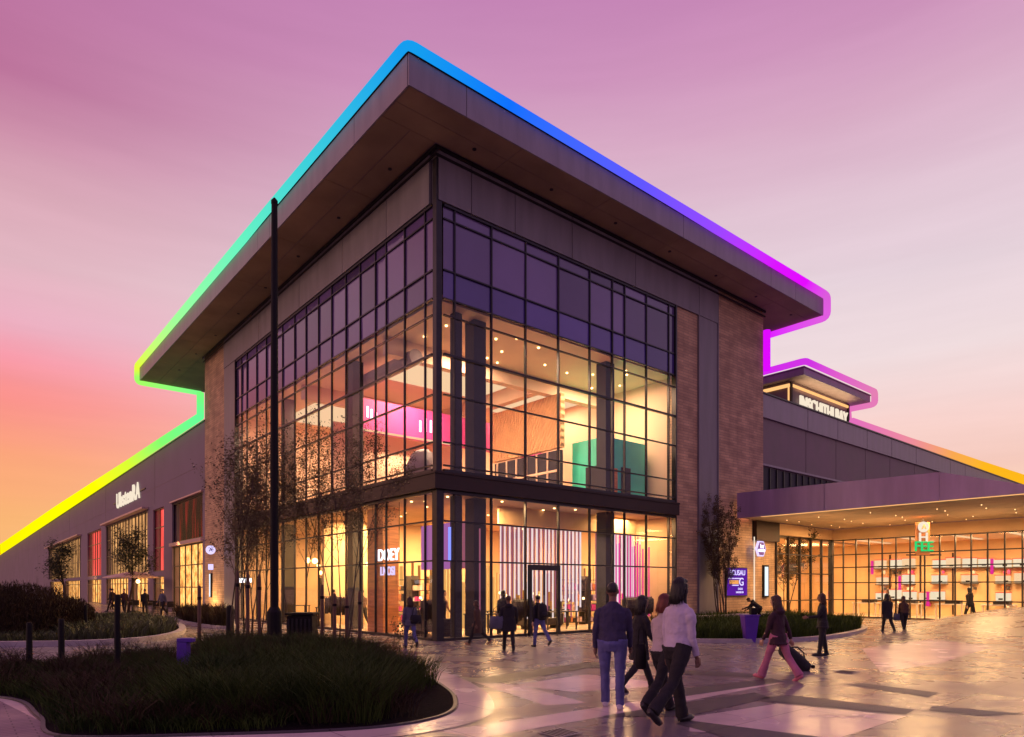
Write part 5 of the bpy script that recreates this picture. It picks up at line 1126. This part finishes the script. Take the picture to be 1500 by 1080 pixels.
# pulled bag
bg_ = thing('travel_bag', 'long black soft travel bag dragged behind the woman in pink trousers', 'bag', G(1182, 982)); bg_.rotation_euler = (0, R(-50), R(10))
m = MB(); m.tube([(0, 0, 0), (0, 0, .06), (0, 0, .4), (0, 0, .72), (0, 0, .8)], [.09, .16, .17, .14, .06], 16); skinned(m, 'bag_body', CL['black'], bg_, .014, .02)
MB().tube([(0, 0, .78), (-.02, 0, .9), (0, 0, 1.0)], .02, 8).build('handle', M['black'], bg_); MB().tube([(.15, 0, .2), (.24, 0, .3), (.24, 0, .5), (.15, 0, .6)], .016, 8).build('strap', M['black'], bg_)
for sd in (-1, 1): MB().tube([(.12, sd*.09-.02, -.01), (.12, sd*.09+.02, -.01)], .04, 12).build('wheel', M['black'], bg_)
person('slender woman in dark clothes with brown hair holding one arm out to the left', G(1205, 961), R(70), 1.62, ((6, 0), (-4, 6)), ((25, 60, 8), (-8, 20, 8)), 2, 'black', 'black', 'brown', 'brown', .2, 'black', .1, False, True, vox=.011, group=pg1)
pc = person('person in a dark hooded coat bending over beside the purple bin', G(1113, 916), R(60), 1.55, ((35, 30), (10, 25)), ((40, 30, 6), (30, 30, 6)), 52, 'black', 'black', 'brown', 'black', 0, 'black', .0, True, vox=.013, group=pg1)
person('person in a long dark coat walking away before the glazed shop', G(1300, 927), R(5), 1.55, ((14, 2), (-14, 16)), ((-8, 10, 6), (10, 10, 6)), 3, 'black', 'black', 'brown', 'black', .15, 'black', .3, False, vox=.014, group=pg1, wide=1.1)
p13 = person('smaller person in brown jacket beside the long dark coat before the glazed shop', G(1324, 926), R(-10), 1.45, ((-12, 14), (14, 2)), ((8, 10, 6), (-8, 10, 6)), 3, 'brown', 'black', 'brown', 'brown', .12, 'black', 0, False, True, vox=.014, group=pg1)
handbag(world_of(p13, (-.3, 0, .55)), 'small dark handbag carried by the smaller person before the glazed shop', CL['grey'])
person('person in dark hood standing low beyond the paved rise', W(26.6, -7.6, 0.05), R(20), 1.75, top='black', bottom='black', hair='black', hairlen=.2, hood=True, vox=.016, group=pg1, wide=1.15)
p1 = person('person in grey blue jacket and jeans walking left of the dark corner post', G(601, 949), R(25), 1.52, ((18, 5), (-14, 35)), ((-12, 20, 10), (14, 20, 8)), 5, 'grey', 'jeans', 'fair', 'brown', .22, 'black', .1, False, vox=.011, group=pg1, wide=1.05)
handbag(world_of(p1, (.16, -.12, .82)), 'black shoulder bag on the back of the person in the grey blue jacket', CL['black'], .36, .26, R(25))
person('person in a long brown coat passing before the first wide dark column', G(700, 945), R(75), 1.42, ((24, 5), (-20, 25)), ((-14, 15, 6), (14, 15, 6)), 5, 'brown', 'black', 'brown', 'brown', .1, 'tan', .42, False, vox=.012, group=pg1, wide=1.1)
p3 = person('person in a bulky black coat standing with feet apart before the shop window', G(745, 954), R(10), 1.56, ((10, 0), (-12, 8)), ((-6, 12, 12), (8, 18, 10)), 3, 'black', 'black', 'brown', 'brown', 0, 'black', .30, True, vox=.011, group=pg1, wide=1.2)
handbag(world_of(p3, (-.38, 0, .7)), 'grey bag at the left hand of the person in the bulky black coat', CL['grey'], .42, .36)
p4 = person('man in black jacket, backpack and blue jeans striding left of the shop door', G(789, 948), R(35), 1.55, ((6, 0), (-30, 12)), ((-20, 30, 10), (10, 20, 8)), 4, 'black', 'jeans', 'fair', 'black', 0, 'black', 0, False, vox=.011, group=pg1, wide=1.08)
backpack(p4, 'rounded black backpack on the man in blue jeans by the shop door', CL['black'])
# people inside and far off
gi = 'people behind the shop glass'
for i, (a, b, y, tp, lb) in enumerate([(1.6, 8.3, 40, 'brown', 'person in brown seen through the left shop window'), (3.6, .95, 10, 'black', 'person in black just inside the window left of the shop door'), (2.0, 2.6, -60, 'tan', 'person with a tan bag inside the corner shop window'), (10.6, 1.7, 100, 'black', 'person in black inside near the magenta display'), (1.5, 11.0, 0, 'black', 'person in black inside the left shop behind the black bin')]):
    person(lb, W(a, b, .02), R(y), 1.68, top=tp, bottom='black', hair='black', hairlen=.1*(i % 2), vox=.018, group=gi)
gf = 'distant people by the left wing'
for i, (a, b, y, tp, lb) in enumerate([(-2.6, 30.4, 30, 'black', 'distant person in black nearest the wing shop'), (-3.2, 33.8, 200, 'plum', 'distant person in plum beside the cafe tables'), (-3.4, 37.5, 120, 'black', 'distant person in black under the parasol'), (-2.6, 42, 0, 'brown', 'distant person in brown farthest along the wing'), (-2.2, 27.4, 160, 'grey', 'distant person in grey at the brick corner')]):
    person(lb, W(a, b), R(y), 1.7, top=tp, bottom='black', hair='black', vox=.022, group=gf)
for i, (a, b, y, tp, lb) in enumerate([(30.8, -2.2, 90, 'brown', 'shopper in brown deep inside the glazed shop'), (24.2, 2.6, 10, 'black', 'shopper in black behind the indoor tree')]):
    person(lb, W(a, b, .02), R(y), 1.68, top=tp, bottom='black', hair='brown', hairlen=.15, vox=.018, group='shoppers in the glazed shop')
